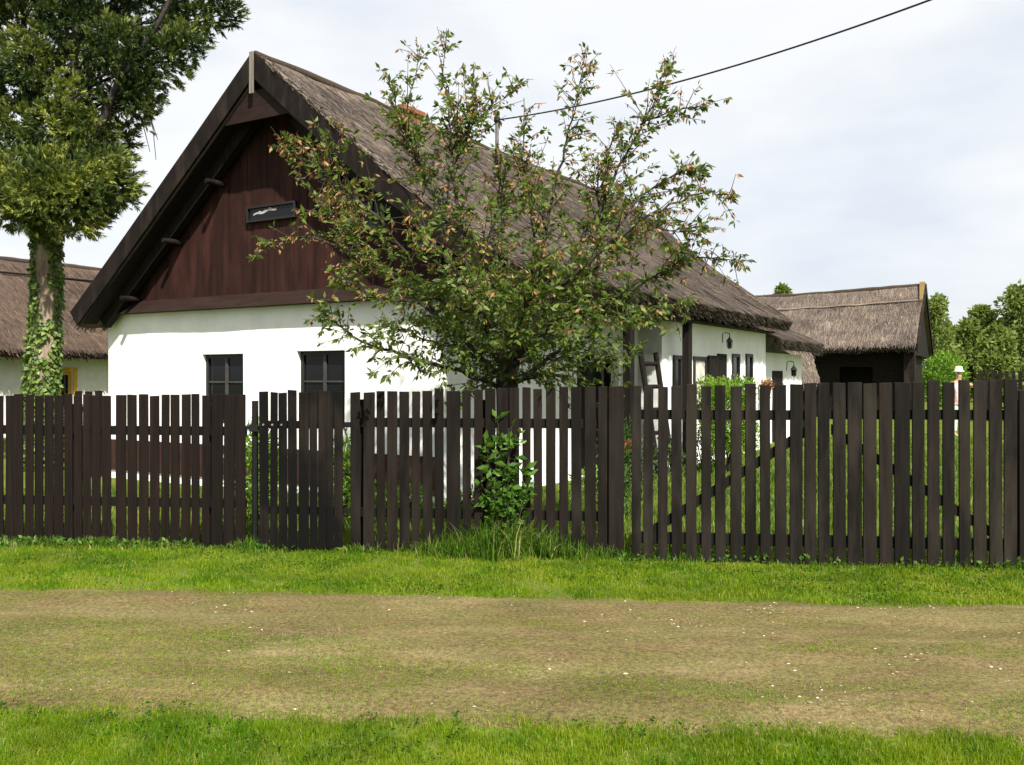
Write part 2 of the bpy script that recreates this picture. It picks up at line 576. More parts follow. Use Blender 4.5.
def lawn(name, P, h0, h1, w, label, mat='grass', lean=0.45, seed=1):
    P = P[in_view(P)]
    n = len(P)
    pn = fbm(P[:, 0] * 2.2, P[:, 1] * 2.2, seed)
    pn2 = fbm(P[:, 0] * 7, P[:, 1] * 7, seed + 40)
    H = (h0 + (h1 - h0) * rng.uniform(0, 1, n) ** 1.5) * (0.55 + 0.9 * pn2)
    pn3 = fbm(P[:, 0] * 4.5, P[:, 1] * 4.5, seed + 60)
    tint = np.clip(0.42 + (pn - .5) * 1.3 + (pn3 - .5) * 1.0 + rng.normal(0, .2, n), 0, .93)
    dry = rng.uniform(0, 1, n) < .035 + .12 * np.clip((pn - .55) * 3, 0, 1)
    tint[dry] = 1.0
    return tag(grass(name, P, H, w * rng.uniform(.7, 1.4, n), lean, tint, mat), label, 'grass', kind='stuff')


def keep_clumpy(P, seed, lo=.25, k=3.0, sc_=6):
    q = fbm(P[:, 0] * sc_, P[:, 1] * sc_, seed)
    return P[rng.uniform(0, 1, len(P)) < np.clip((q - lo) * k, .12, 1)]


P = scatter(210000, -3.6, 3.6, lambda x: y_near(x) * 0 + 3.3, lambda x: y_near(x) + rng.normal(0, .06, len(x)) + .3 * (rng.uniform(0, 1, len(x)) < .03))
lawn('near_grass', keep_clumpy(P, 3), .016, .05, .0032, 'mown grass verge along the near edge of the dirt track', seed=2)
P = scatter(190000, -6.5, 6.5, lambda x: y_far(x) + rng.normal(0, .07, len(x)) - .25 * (rng.uniform(0, 1, len(x)) < .03), lambda x: y_fence(x) - .03 - .16 * (x > 1.05))
lawn('verge_grass', keep_clumpy(P, 5), .02, .05, .0045, 'mown grass verge between the dirt track and the fence', seed=6)
P = scatter(60000, -8, 8, lambda x: y_fence(x) + .2, lambda x: x * 0 + 13.0)
lawn('yard_grass', P, .05, .14, .010, 'yard grass seen through the gaps of the fence', 'yard', seed=8)
P = scatter(60000, -1, 14, lambda x: x * 0 + 12.5, lambda x: x * 0 + 24.0)
P = P[(P[:, 0] + .9) * .855 - (P[:, 1] - 11.4) * .52 > .9]
lawn('lawn_grass', P, .06, .16, .016, 'sunlit lawn in the yard beside the long white wall', 'yard', seed=12)
# sparse growth on the track
P = scatter(330000, -4.6, 4.6, lambda x: y_near(x), lambda x: y_far(x))
q = fbm(P[:, 0] * 1.1, P[:, 1] * 3.2, 77)
fr_ = (P[:, 1] - y_near(P[:, 0])) / (y_far(P[:, 0]) - y_near(P[:, 0]))
bias = np.where(fr_ < .35, .10, 0) + np.where((fr_ > .45) & (fr_ < .6), .05, 0) - np.where(fr_ > .65, .05, 0)
keep = rng.uniform(0, 1, len(P)) < np.clip((q + bias - .48) * 3.2, 0.012, .7)
P = P[keep]
P[:, 2] = road_z(P[:, 0], P[:, 1]) - .002
lawn('track_grass', P, .004, .014, .0045, 'thin trodden grass growing in patches on the dirt track', lean=.8, seed=22)

# clover and plantain patches in both verges
for nm, lo, hi, n_, lb in (('clover', lambda x: x * 0 + 3.3, lambda x: y_near(x) + .05, 16000, 'dark clover patches in the near grass verge'), ('clover', lambda x: y_far(x), lambda x: y_fence(x) - .1, 16000, 'clover patches in the verge before the fence')):
    P = scatter(n_, -5.5, 5.5, lo, hi)
    P = P[in_view(P)]
    q = fbm(P[:, 0] * 1.9, P[:, 1] * 2.6, 131)
    q2 = fbm(P[:, 0] * 9, P[:, 1] * 9, 133)
    P = P[(q > .56) & (q2 > .45)]
    P[:, 2] = rng.uniform(.012, .05, len(P))
    D = rng.normal(0, 1, (len(P), 3)) * np.array([1, 1, .25]) + np.array([0, 0, .12])
    o = leaves(nm, P, D, .020 * rng.uniform(.6, 1.5, len(P)), .014 * rng.uniform(.7, 1.3, len(P)), rng.uniform(0, 1, len(P)), 'clover')
    tag(o, lb, 'clover', kind='stuff')
# pale stone chips on the track
n = 6500
P = scatter(n, -4.6, 4.6, lambda x: y_near(x) + .05, lambda x: y_far(x) - .05)
q = fbm(P[:, 0] * 1.3, P[:, 1] * 3, 91)
P = P[rng.uniform(0, 1, n) < np.clip((q - .52) * 5, .05, 1)]
ico = np.array([(0, 0, 1), (.9, 0, .3), (.28, .85, .3), (-.72, .53, .3), (-.72, -.53, .3), (.28, -.85, .3), (0, 0, -.3)])
it = np.array([(0, 1, 2), (0, 2, 3), (0, 3, 4), (0, 4, 5), (0, 5, 1), (6, 2, 1), (6, 3, 2), (6, 4, 3), (6, 5, 4), (6, 1, 5)])
S = (0.0028 + 0.011 * rng.uniform(0, 1, len(P)) ** 7.0)[:, None, None] * np.stack([rng.uniform(.7, 1.8, len(P)), rng.uniform(.6, 1.2, len(P)), rng.uniform(.35, .7, len(P))], 1)[:, None, :]
P[:, 2] = road_z(P[:, 0], P[:, 1])
V = P[:, None, :] + ico[None] * S
T = (np.arange(len(P))[:, None, None] * 7 + it[None]).reshape(-1, 3)
tag(link('gravel', np_mesh('gravel', V, tris=T, tint=np.repeat(rng.uniform(0, 1, len(P)), 7)), 'stone'), 'pale stone chips scattered over the dirt track', 'gravel', kind='stuff')

# ------------------------------------------------------------------ the picket fence and gates
def fence_frame(xa, xb, off=0.0):
    """frame along the fence line between two picture columns"""
    A = Vector((((xa - CX) / F), 1, 0)); B = Vector((((xb - CX) / F), 1, 0))
    A = A * (8.32 / (1 + .121 * A.x)); B = B * (8.32 / (1 + .121 * B.x))
    d = (B - A).normalized()
    nrm = Vector((-d.y, d.x, 0))
    A = A - nrm * off
    A = A - d * ((A.x - (xa - CX) / F * A.y) / (d.x - (xa - CX) / F * d.y))
    return frame2((A.x, A.y), (d.x, d.y), (nrm.x, nrm.y)), (B - A).length, A, d


def along(px, A, d, off=0.0):
    k = (px - CX) / F
    return (k * A.y - A.x) / (d.x - k * d.y)


def picket(fr, a0, a1, z0, z1, mat, parent, b0=-.024, tilt=0.0, name='picket'):
    mb = MB()
    t = tilt
    e = rnd.uniform(-.006, .006)
    o = rnd.uniform(-.004, .004)
    b0 = b0 + o
    zs = [z0, z0 + (z1 - z0) * .5, z1]
    bow = rnd.uniform(-.005, .005)
    base = len(mb.v)
    for k, z in enumerate(zs):
        dx = t * (k / 2.0)
        by = bow if k == 1 else 0
        ze = z + (e if k == 2 else 0)
        mb.pts([fr(a0 + dx, b0 + by, ze), fr(a1 + dx, b0 + by, z if k == 2 else ze), fr(a1 + dx, b0 + .022 + by, z), fr(a0 + dx, b0 + .022 + by, ze)])
    for k in range(2):
        i = k * 4
        for j in range(4):
            j2 = (j + 1) % 4
            mb.f.append((i + j, i + j2, i + 4 + j2, i + 4 + j))
    mb.f.append((3, 2, 1, 0))
    mb.f.append((8, 9, 10, 11))
    return mb.build(name, mat, parent, bevel=0.004)


def fence_run(name, label, cat, spans, tops, mat, rails, zb=0.02, braces=(), posts=(), off=0.0, group=None, botf=None):
    xa, xb = spans[0][0], spans[-1][1]
    fr, L, A, d = fence_frame(xa, xb, off)
    root = empty(name, fr(0, 0, 0), label, cat, group)
    for (p0, p1) in spans:
        a0, a1 = along(p0, A, d), along(p1, A, d)
        f = (0.5 * (p0 + p1) - xa) / (xb - xa)
        z1 = tops[0] + (tops[1] - tops[0]) * f + rnd.uniform(-.012, .012)
        z0 = (botf(f) if botf else zb) + rnd.uniform(-.012, .012)
        picket(fr, a0, a1, z0, z1, mat, root, tilt=rnd.uniform(-.007, .007))
    Lw = along(xb, A, d)
    for (zc, h) in rails:
        mb = MB()
        mb.box(fr, 0.01, Lw - .01, .002, .05, zc - h / 2, zc + h / 2)
        mb.build('rail', 'rail', root, bevel=.004)
    for (p0, za, p1, zb_) in braces:
        a0, a1 = along(p0, A, d), along(p1, A, d)
        mb = MB()
        h = .045
        mb.hexa([fr(a0, .003, za - h), fr(a1, .003, zb_ - h), fr(a1, .047, zb_ - h), fr(a0, .047, za - h),
                 fr(a0, .003, za + h), fr(a1, .003, zb_ + h), fr(a1, .047, zb_ + h), fr(a0, .047, za + h)])
        mb.build('brace', 'rail', root, bevel=.004)
    for (p0, h, w_) in posts:
        a0 = along(p0, A, d)
        mb = MB()
        mb.box(fr, a0 - w_ / 2, a0 + w_ / 2, .055, .055 + w_, 0, h)
        mb.build('post', 'blackwood', root, bevel=.006)
    return root, fr, A, d


# left run: spans in picture columns
spans = []
x = -190.0
while x < 110:
    w = rnd.uniform(7.4, 9.0) * (1.0 - .0004 * x)
    spans.append((x, x + w))
    x += w + rnd.uniform(1.0, 2.2)
spans = [s for s in spans if s[1] < 115.5]
spans += [(117, 127), (129, 138), (140, 149), (151, 160), (162, 169.5), (171.5, 180), (182, 190.6), (193, 200.5), (202.8, 210), (212, 223), (224.5, 235), (236.3, 246.3)]
fence_run('picket_fence', 'brown picket fence left of the small gate, evenly spaced palings', 'fence', spans, (1.43, 1.445), 'picket_red',
          [(1.10, .085), (.42, .085)], posts=[(-120, 1.35, .09), (70, 1.35, .09), (205, 1.35, .09)], group='brown picket fence along the track')
# small post between fence and wicket
mb = MB()
fr, L, A, d = fence_frame(240, 360)
a = along(253, A, d)
mb.tube([fr(a, .05, -.02), fr(a, .05, .7), fr(a, .05, 1.385)], .03, 12)
o = mb.build('gate_post', 'iron', None, origin=fr(a, .05, 0), smooth=False)
tag(o, 'thin dark post between the left fence and the small gate', 'post')
latch_fr, lA, ld, la = fr, A, d, a
mb = MB()
mb.box(fr, a - .1, a + .13, -.005, .018, 1.115, 1.15)
mb.box(fr, a - .03, a + .05, -.014, -.006, 1.10, 1.165)
mb.build('latch', 'iron', o)
# wicket
zs = 4.25
ws = [(87, 124), (132, 161), (168, 202), (208, 244), (252, 294), (300, 331), (336, 370), (372, 400), (402, 438)]
ws = [(240 + p / zs, 240 + q / zs) for p, q in ws]
root, fr, A, d = fence_run('wicket_gate', 'small wicket gate of nine dark palings, darker in uneven patches', 'gate', ws, (1.475, 1.485), 'wicket',
                           [(1.17, .07), (.38, .07)], off=0.10, botf=lambda f: .03 + .06 * max(0, f - .45), group=None)
for px in (264.5, 273.5, 282.5):
    mb = MB()
    a = along(px, A, d)
    mb.tube([fr(a, -.034, 1.17), fr(a, -.024, 1.17)], .010, 8)
    mb.build('bolt_head', 'greywood', root)
a = along(341, A, d)
for z in (.38, 1.17):
    mb = MB()
    mb.box(fr, a - .16, a + .07, .052, .060, z - .025, z + .025)
    mb.build('hinge', 'iron', root)
# middle run
zs = 2.926
ms = [(62, 90), (98, 130), (138, 161), (168, 197), (206, 234), (240, 263), (273, 301), (308, 334), (342, 382), (390, 414), (422, 447), (455, 485), (492, 523), (527, 555), (563, 587), (597, 622), (632, 660), (671, 697), (707, 737), (745, 778), (784, 811), (815, 860)]
ms = [(330 + p / zs, 330 + q / zs) for p, q in ms]
fence_run('picket_fence', 'dark picket fence between the two gates, in front of the cherry tree', 'fence', ms, (1.475, 1.525), 'picket',
          [(1.19, .085), (.36, .085)], posts=[(356, 1.4, .1), (480, 1.4, .09), (612, 1.45, .11)], group='brown picket fence along the track')
# wide double gate
zs = 2.667
gs = [(-15, -1), (8, 34), (47, 73), (84, 112), (121, 150), (163, 189), (200, 228), (240, 270), (280, 309), (320, 347), (359, 390), (398, 432), (437, 468)]
g2 = [(474, 505), (514, 548), (552, 590), (594, 630), (637, 672), (677, 718), (724, 757), (765, 797), (806, 838), (850, 880), (888, 922), (930, 965), (968, 1003)]
gs = [(640 + p / zs, 640 + q / zs) for p, q in gs[1:]]
gs = [(631.5, 640.8)] + gs
g2 = [(640 + p / zs, 640 + q / zs) for p, q in g2]
fence_run('gate_leaf', 'left leaf of the wide picket gate, its diagonal brace rising to the right', 'gate', gs, (1.53, 1.55), 'gate',
          [(1.28, .085), (.20, .10)], braces=[(652, .26, 806, 1.14)], zb=.0, off=.12, group='two leaves of the wide gate')
fence_run('gate_leaf', 'right leaf of the wide picket gate, its diagonal brace falling to the right', 'gate', g2, (1.555, 1.58), 'gate',
          [(1.29, .085), (.20, .10)], braces=[(832, 1.16, 1000, .26)], zb=.0, off=.12, group='two leaves of the wide gate')
rs = []
x = 1019.0
rs.append((1018.5, 1030))
while x < 1180:
    x += 14.0
    rs.append((x, x + 12))
fence_run('picket_fence', 'darkest piece of picket fence at the right of the wide gate', 'fence', rs, (1.50, 1.50), 'rail',
          [(1.2, .08), (.35, .08)], posts=[(1021, 1.5, .11)], off=-.05, group='brown picket fence along the track')

# ------------------------------------------------------------------ thatched roofs
def thatch_side(RP, ax, out, length, prof, thick, n_str, strand_l, rough=.03, seed=0, fringe=True, ridge_sag=0.0, verge=(0, 0)):
    """one slope. RP front ridge point, ax horizontal ridge direction, out horizontal downslope direction,
    prof: list (distance out, drop). Returns verts, quads, tris, tints"""
    RP, ax, out = np.array(RP), np.array([ax[0], ax[1], 0.0]), np.array([out[0], out[1], 0.0])
    pd = np.array([p[0] for p in prof]); pz = np.array([p[1] for p in prof])
    nt_ = max(8, int(length / .22)); ns = 26
    ts = np.linspace(0, 1, nt_ + 1); ss = np.linspace(0, 1, ns + 1)
    rg = np.random.default_rng(seed + 100)

    def surf(t, s, lift=0.0):
        q = s * pd[-1]
        dq = .02
        z = np.interp(q, pd, pz)
        sl = (np.interp(np.minimum(q + dq, pd[-1]), pd, pz) - np.interp(np.maximum(q - dq, 0), pd, pz)) / (np.minimum(q + dq, pd[-1]) - np.maximum(q - dq, 0))
        nrm = unit(out[None] * sl[:, None] + np.array([[0, 0, 1.0]]))
        sag = ridge_sag * np.sin(np.pi * t) * (1 - s * .7)
        bump_ = rough * 2 * (fbm(t * length * .9, q * 1.2, seed) - .5) + rough * 1.0 * (fbm(t * length * 4, q * 2.5, seed + 7) - .5)
        p = RP[None] + ax[None] * (t * length)[:, None] + out[None] * q[:, None]
        p[:, 2] -= z + sag
        return p + nrm * (bump_ + lift)[:, None], nrm, sl
    TT, SS = np.meshgrid(ts, ss, indexing='ij')
    t, s = TT.ravel(), SS.ravel()
    top, nrm, sl = surf(t, s)
    bot = top - nrm * thick
    # ragged eave
    V = np.concatenate([top, bot]); k = len(top)
    w = ns + 1
    ii = (np.arange(nt_)[:, None] * w + np.arange(ns)[None]).ravel()
    Q = [np.stack([ii, ii + w, ii + w + 1, ii + 1], 1), np.stack([k + ii, k + ii + 1, k + ii + w + 1, k + ii + w], 1)]
    e = np.arange(nt_) * w + ns
    Q.append(np.stack([e, e + w, e + w + k, e + k], 1))
    a_ = np.arange(ns)
    Q.append(np.stack([a_, a_ + 1, a_ + 1 + k, a_ + k], 1))
    b_ = nt_ * w + np.arange(ns)
    Q.append(np.stack([b_ + 1, b_, b_ + k, b_ + 1 + k], 1))
    Q = np.concatenate(Q)
    tint = np.concatenate([.35 + .25 * fbm(t * length * 6, s * 5, seed + 3), np.full(k, .25)])
    # loose straws on the slope
    m_ = n_str
    t = rg.uniform(0.004, .996, m_); s = rg.uniform(.055, 1, m_)
    p, nrm, sl = surf(t, s, 0.0)
    down = unit(out[None] - np.array([[0, 0, 1.0]]) * sl[:, None])
    side = ax[None]
    D = unit(down + side * rg.normal(0, .16, m_)[:, None] + nrm * (rg.uniform(.01, .09, m_))[:, None])
    Ls = strand_l * rg.uniform(.5, 1.4, m_)
    Wd = rg.uniform(.008, .030, m_)[:, None]
    p = p - D * Ls[:, None] * .5 + nrm * rg.uniform(-.006, .012, m_)[:, None]
    lay = 0.5 + 0.5 * np.sin(s * pd[-1] * 2 * np.pi / .85)
    tn = np.clip(rg.normal(.5, .25, m_) + .25 * (fbm(t * length * 1.3, s * pd[-1] * .8, seed + 21) - .5) - .06 * lay, 0, 1)
    S = unit(np.cross(D, nrm)) * Wd * .5
    q = p + D * Ls[:, None]
    sv = [np.stack([p - S, p + S, q + S * .6, q - S * .6], 1)]
    st = [tn]
    if fringe:
        m2 = int(length * 260)
        t = rg.uniform(0, 1, m2)
        p, nrm, sl = surf(t, np.full(m2, .995))
        p = p - nrm * (thick * rg.uniform(0, 1, m2))[:, None]
        down = unit(out[None] - np.array([[0, 0, 1.0]]) * sl[:, None])
        D = unit(down + side * rg.normal(0, .2, m2)[:, None] + np.array([[0, 0, -1.0]]) * rg.uniform(0, .7, m2)[:, None])
        Ls = rg.uniform(.04, .18, m2)
        S = unit(np.cross(D, nrm)) * rg.uniform(.008, .020, m2)[:, None]
        p = p - D * .02
        q = p + D * Ls[:, None]
        sv.append(np.stack([p - S, p + S, q + S * .5, q - S * .5], 1))
        st.append(np.clip(rg.normal(.4, .25, m2), 0, 1))
    sv = np.concatenate(sv); st = np.concatenate(st)
    i = len(V) + np.arange(len(sv))[:, None] * 4
    Q = np.concatenate([Q, i + np.array([[0, 1, 2, 3]])])
    V = np.concatenate([V, sv.reshape(-1, 3)])
    tint = np.concatenate([tint, np.repeat(st, 4)])
    return V, Q, tint


def thatch_roof(parent, RP, ax, right, length, profR, profL, thick, nR, nL, sl=.32, mat='thatch', seed=0, sag=0.0, rough=.03, ridge=.07):
    V1, Q1, T1 = thatch_side(RP, ax, right, length, profR, thick, nR, sl, rough, seed, ridge_sag=sag)
    V2, Q2, T2 = thatch_side(RP, ax, (-right[0], -right[1]), length, profL, thick, nL, sl, rough, seed + 50, ridge_sag=sag)
    V = np.concatenate([V1, V2]); Q = np.concatenate([Q1, Q2 + len(V1)]); T = np.concatenate([T1, T2])
    roof = link('roof', np_mesh('roof', V, quads=Q, tint=T), mat, parent)
    mb = MB()
    n = int(length / .25)
    pts, rad = [], []
    for k in range(n + 1):
        t = k / n
        pts.append((RP[0] + ax[0] * length * t, RP[1] + ax[1] * length * t, RP[2] - .035 - sag * math.sin(math.pi * t) + .035 * (mnoise.noise((k * .23, seed, .3)))))
        rad.append(ridge * (1 + .35 * mnoise.noise((k * .41, seed + 3.1, 0))))
    mb.tint = .35
    mb.tube(pts, rad, 10)
    mb.build('ridge_roll', 'ridge', roof, smooth=True)
    return roof


# ------------------------------------------------------------------ walls with openings
def wall_open(fr, a0, a1, z0, z1, b0, b1, ops, wob=.012, step=.35):
    """wall slab between b0 (front) and b1 with rectangular openings (a0,a1,z0,z1); plaster slightly wavy"""
    mb = MB()
    A = sorted(set([a0, a1] + [o[0] for o in ops] + [o[1] for o in ops]))
    Z = sorted(set([z0, z1] + [o[2] for o in ops] + [o[3] for o in ops]))

    def sub(L):
        r = [L[0]]
        for p, q in zip(L[:-1], L[1:]):
            k = max(1, int((q - p) / step))
            r += [p + (q - p) * (j + 1) / k for j in range(k)]
        return r
    A, Z = sub(A), sub(Z)

    def solid(i, j):
        if i < 0 or j < 0 or i >= len(A) - 1 or j >= len(Z) - 1:
            return False
        ca, cz = (A[i] + A[i + 1]) / 2, (Z[j] + Z[j + 1]) / 2
        return not any(o[0] < ca < o[1] and o[2] < cz < o[3] for o in ops)

    idx = {}

    def vid(i, j, back):
        if (i, j, back) not in idx:
            w = wob * mnoise.noise((A[i] * .9, Z[j] * .9, a0)) + wob * .5 * mnoise.noise((A[i] * 2.3, Z[j] * 2.3, 5))
            idx[(i, j, back)] = len(mb.v)
            mb.pts([fr(A[i], (b1 if back else b0 + w), Z[j])])
        return idx[(i, j, back)]
    for i in range(len(A) - 1):
        for j in range(len(Z) - 1):
            if not solid(i, j):
                continue
            mb.f.append((vid(i, j, 0), vid(i + 1, j, 0), vid(i + 1, j + 1, 0), vid(i, j + 1, 0)))
            mb.f.append((vid(i, j + 1, 1), vid(i + 1, j + 1, 1), vid(i + 1, j, 1), vid(i, j, 1)))
            for (di, dj, e0, e1) in ((-1, 0, (i, j), (i, j + 1)), (1, 0, (i + 1, j + 1), (i + 1, j)), (0, -1, (i + 1, j), (i, j)), (0, 1, (i, j + 1), (i + 1, j + 1))):
                if not solid(i + di, j + dj):
                    mb.f.append((vid(*e0, 0), vid(*e1, 0), vid(*e1, 1), vid(*e0, 1)))
    return mb


def window(parent, fr, a0, a1, z0, z1, b, cols=2, bars=(.55,), mat='window', fw=.055, bw=.028, curtain=False, sillw=0):
    mb = MB()
    t0, t1 = b, b + .06
    mb.box(fr, a0, a0 + fw, t0, t1, z0, z1)
    mb.box(fr, a1 - fw, a1, t0, t1, z0, z1)
    mb.box(fr, a0 + fw, a1 - fw, t0, t1, z0, z0 + fw)
    mb.box(fr, a0 + fw, a1 - fw, t0, t1, z1 - fw, z1)
    w = mb.build('window', mat, parent, bevel=.003)
    mb = MB()
    for k in range(1, cols):
        c = a0 + (a1 - a0) * k / cols
        mb.box(fr, c - bw * .9, c + bw * .9, t0 + .008, t1 - .01, z0 + fw, z1 - fw)
    for bz in bars:
        z = z0 + (z1 - z0) * bz
        edges = [a0 + fw] + [x_ for k in range(1, cols) for x_ in (a0 + (a1 - a0) * k / cols - bw * .9, a0 + (a1 - a0) * k / cols + bw * .9)] + [a1 - fw]
        for k in range(cols):
            mb.box(fr, edges[2 * k], edges[2 * k + 1], t0 + .012, t1 - .012, z - bw * .4, z + bw * .4)
    if mb.v:
        mb.build('glazing_bars', mat if curtain else 'sash_bars', w)
    mb = MB()
    mb.box(fr, a0 + fw * .6, a1 - fw * .6, t0 + .03, t0 + .036, z0 + fw * .6, z1 - fw * .6)
    mb.build('pane', 'curtain' if curtain else 'glass', w)
    return w


M['sash_bars'] = plain('grey_worn_glazing_bars', (0.05, 0.046, 0.042), 0.6)

# ------------------------------------------------------------------ the farmhouse
TH = R(31.3)
U = (math.cos(TH), -math.sin(TH)); NN = (math.sin(TH), math.cos(TH))
O = (-0.9, 11.4)
H = frame2(O, U, NN)          # (u along the gable, n along the house, z)


def u_at(px, n=0.0):
    k = (px - CX) / F
    x0, y0 = O[0] + NN[0] * n, O[1] + NN[1] * n
    return (k * y0 - x0) / (U[0] - k * U[1])


def n_at(px, u=0.0):
    k = (px - CX) / F
    x0, y0 = O[0] + U[0] * u, O[1] + U[1] * u
    return (k * y0 - x0) / (NN[0] - k * NN[1])


def z_at(py, u, n):
    return CAMH - (py - HY) / F * H(u, n, 0).y


house = empty('farmhouse', H(-3.2, 0, 0), 'long white farmhouse with thatched roof and red-brown boarded gable', 'house')
UR, ZR, N0, LEN = -2.72, 5.99, -0.47, 12.45
RP = H(UR, N0, ZR)
profR = [(0, 0), (1.0, .85), (2.2, 1.83), (3.2, 2.56), (4.02, 3.08)]
profL = [(0, 0), (1.0, .85), (2.2, 1.85), (3.2, 2.68), (4.06, 3.37)]
THK = .27
thatch_roof(house, RP, NN, U, LEN, profR, profL, THK, 62000, 2500, seed=3, sag=.05, rough=.035)

# front wall with the two windows
w1 = (u_at(202), u_at(243)); w2 = (u_at(297), u_at(345))
ops = [(w1[0], w1[1], .93, 1.95), (w2[0], w2[1], .93, 1.97)]
fw_ = wall_open(H, -6.55, 0.0, 0.0, 2.62, 0.0, .45, ops)
wall = fw_.build('front_wall', 'white', house, smooth=False)
window(house, H, w1[0], w1[1], .93, 1.95, .07, bars=(.6,))
window(house, H, w2[0], w2[1], .93, 1.97, .07, bars=(.6,))
mb = MB()
mb.box(H, -6.50, -.02, -.022, .0, .14, .62)
mb.build('plinth', 'plinth', house)
# dark interior backing
mb = MB()
mb.box(H, -6.0, -.6, .75, .8, .3, 2.4)
mb.build('interior', 'blackwood', house)

# gable boarding
mb = MB()
u = -6.45
apex_z = ZR - .40
def gz(u_):
    q = abs(u_ - UR)
    p = profR if u_ > UR else profL
    return apex_z - float(np.interp(q, [a for a, _ in p], [c for _, c in p]))
while u < .95:
    w = rnd.uniform(.105, .15)
    u1 = u + w
    for (s0, s1) in ([(u, UR), (UR, u1)] if u < UR < u1 else [(u, u1)]):
        za, zb_ = gz(s0), gz(s1)
        if max(za, zb_) < 2.68:
            continue
        za, zb_ = max(za, 2.63), max(zb_, 2.63)
        b0 = -.02 + rnd.uniform(-.005, .005)
        g = .0025
        mb.hexa([H(s0 + g, b0, 2.62), H(s1 - g, b0, 2.62), H(s1 - g, .03, 2.62), H(s0 + g, .03, 2.62),
                 H(s0 + g, b0, za), H(s1 - g, b0, zb_), H(s1 - g, .03, zb_), H(s0 + g, .03, za)])
    u = u1
gable = mb.build('gable_boards', 'gable', house)
mb = MB()
mb.face([H(-6.3, .05, 2.62), H(.8, .05, 2.62), H(.8, .05, gz(.8)), H(UR, .05, apex_z), H(-6.3, .05, gz(-6.3))])
mb.build('gable_backing', 'blackwood', house)
# drip board
mb = MB()
mb.prism([H(-6.62, -.17, 2.605), H(-6.62, -.15, 2.635), H(-6.40, -.028, 2.80), H(-6.40, .0, 2.605)],
         [H(.06, -.17, 2.605), H(.06, -.15, 2.635), H(.0, -.028, 2.80), H(.06, .0, 2.605)])
mb.build('drip_board', 'trim', house)
# gable windows
g0, g1 = u_at(248, -.03), u_at(297, -.03)
gw = window(house, H, g0, g1, 3.80, 4.03, -.075, cols=1, bars=(), fw=.035)
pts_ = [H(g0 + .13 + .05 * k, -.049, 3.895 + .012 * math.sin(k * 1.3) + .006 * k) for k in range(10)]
mb = MB()  # pale streak mesh imitating a reflection on the window glass
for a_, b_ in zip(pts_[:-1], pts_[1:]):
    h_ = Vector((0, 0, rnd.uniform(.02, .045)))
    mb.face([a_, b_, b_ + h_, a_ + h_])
M['pane_glint'] = plain('pale_painted_reflection', (0.35, 0.34, 0.32), 0.8)
mb.build('pane_reflection', 'pane_glint', gw)
p0, p1 = u_at(357, -.03), u_at(386, -.03)
gw2 = window(house, H, p0, p1, 3.55, 3.93, -.055, cols=2, bars=(), fw=.035)
# rake boards
def roofpt(q, side, n, off):
    p = profR if side > 0 else profL
    qs, zs_ = [a for a, _ in p], [c for _, c in p]
    z = ZR - float(np.interp(q, qs, zs_))
    sl = (float(np.interp(min(q + .05, qs[-1]), qs, zs_)) - float(np.interp(max(q - .05, 0), qs, zs_))) / (min(q + .05, qs[-1]) - max(q - .05, 0))
    l = math.hypot(1, sl)
    return H(UR + side * (q - off * sl / l), n, z - off / l)

for side in (-1, 1):
    mb = MB()
    qs = np.linspace(0, 4.05 if side < 0 else 4.01, 12)
    for a_, b_ in zip(qs[:-1], qs[1:]):
        def P4(n):
            out = []
            for q, off in ((a_, -.01), (b_, -.01), (b_, .26), (a_, .26)):
                v = roofpt(q, side, n, off)
                out.append(v)
            return out
        f, k = P4(N0 - .045), P4(N0 - .002)
        if a_ == 0:    # mitre at the ridge
            for lst, n_ in ((f, N0 - .045), (k, N0 - .002)):
                lst[0] = H(UR, n_, ZR + .01)
                lst[3] = H(UR, n_, ZR - .335)
        mb.prism(f, k)
    mb.build('rake_board', 'fascia', house)
    # inner rafters behind the rake board
    mb = MB()
    qs = np.linspace(.1, 3.9, 10)
    for a_, b_ in zip(qs[:-1], qs[1:]):
        pf = [roofpt(q, side, -.22, off) for q, off in ((a_, THK + .005), (b_, THK + .005), (b_, .45), (a_, .45))]
        pk = [roofpt(q, side, -.10, off) for q, off in ((a_, THK + .005), (b_, THK + .005), (b_, .45), (a_, .45))]
        mb.prism(pf, pk)
    mb.build('rafter', 'blackwood', house)
for side in (-1, 1):  # dark sheets added under the overhang to deepen its shade
    mb = MB()
    qs = np.linspace(.05, 3.98, 10)
    for a_, b_ in zip(qs[:-1], qs[1:]):
        quad = ((a_, THK + .006), (b_, THK + .006), (b_, THK + .025), (a_, THK + .025))
        mb.prism([roofpt(q, side, N0 + .01, o_) for q, o_ in quad], [roofpt(q, side, -.225, o_) for q, o_ in quad])
        mb.prism([roofpt(q, side, -.095, o_) for q, o_ in quad], [roofpt(q, side, .02, o_) for q, o_ in quad])
    mb.build('soffit_shade', 'blackwood', house)
# verge straw edge on top of the right rake board
mb = MB()
for k in range(900):
    q = rnd.uniform(.1, 3.95)
    p = roofpt(q, 1, N0 + rnd.uniform(-.05, .12), rnd.uniform(-.045, .0))
    q2 = min(q + rnd.uniform(.1, .3), 4.0)
    e = roofpt(q2, 1, N0 + rnd.uniform(-.09, .14), rnd.uniform(-.06, .0))
    mb.tint = rnd.uniform(.3, 1)
    s_ = Vector((rnd.uniform(-.008, .008), rnd.uniform(-.008, .008), .008))
    mb.face([p - s_, p + s_, e + s_ * .5, e - s_ * .5])
mb.build('verge_straw', 'thatch', house)
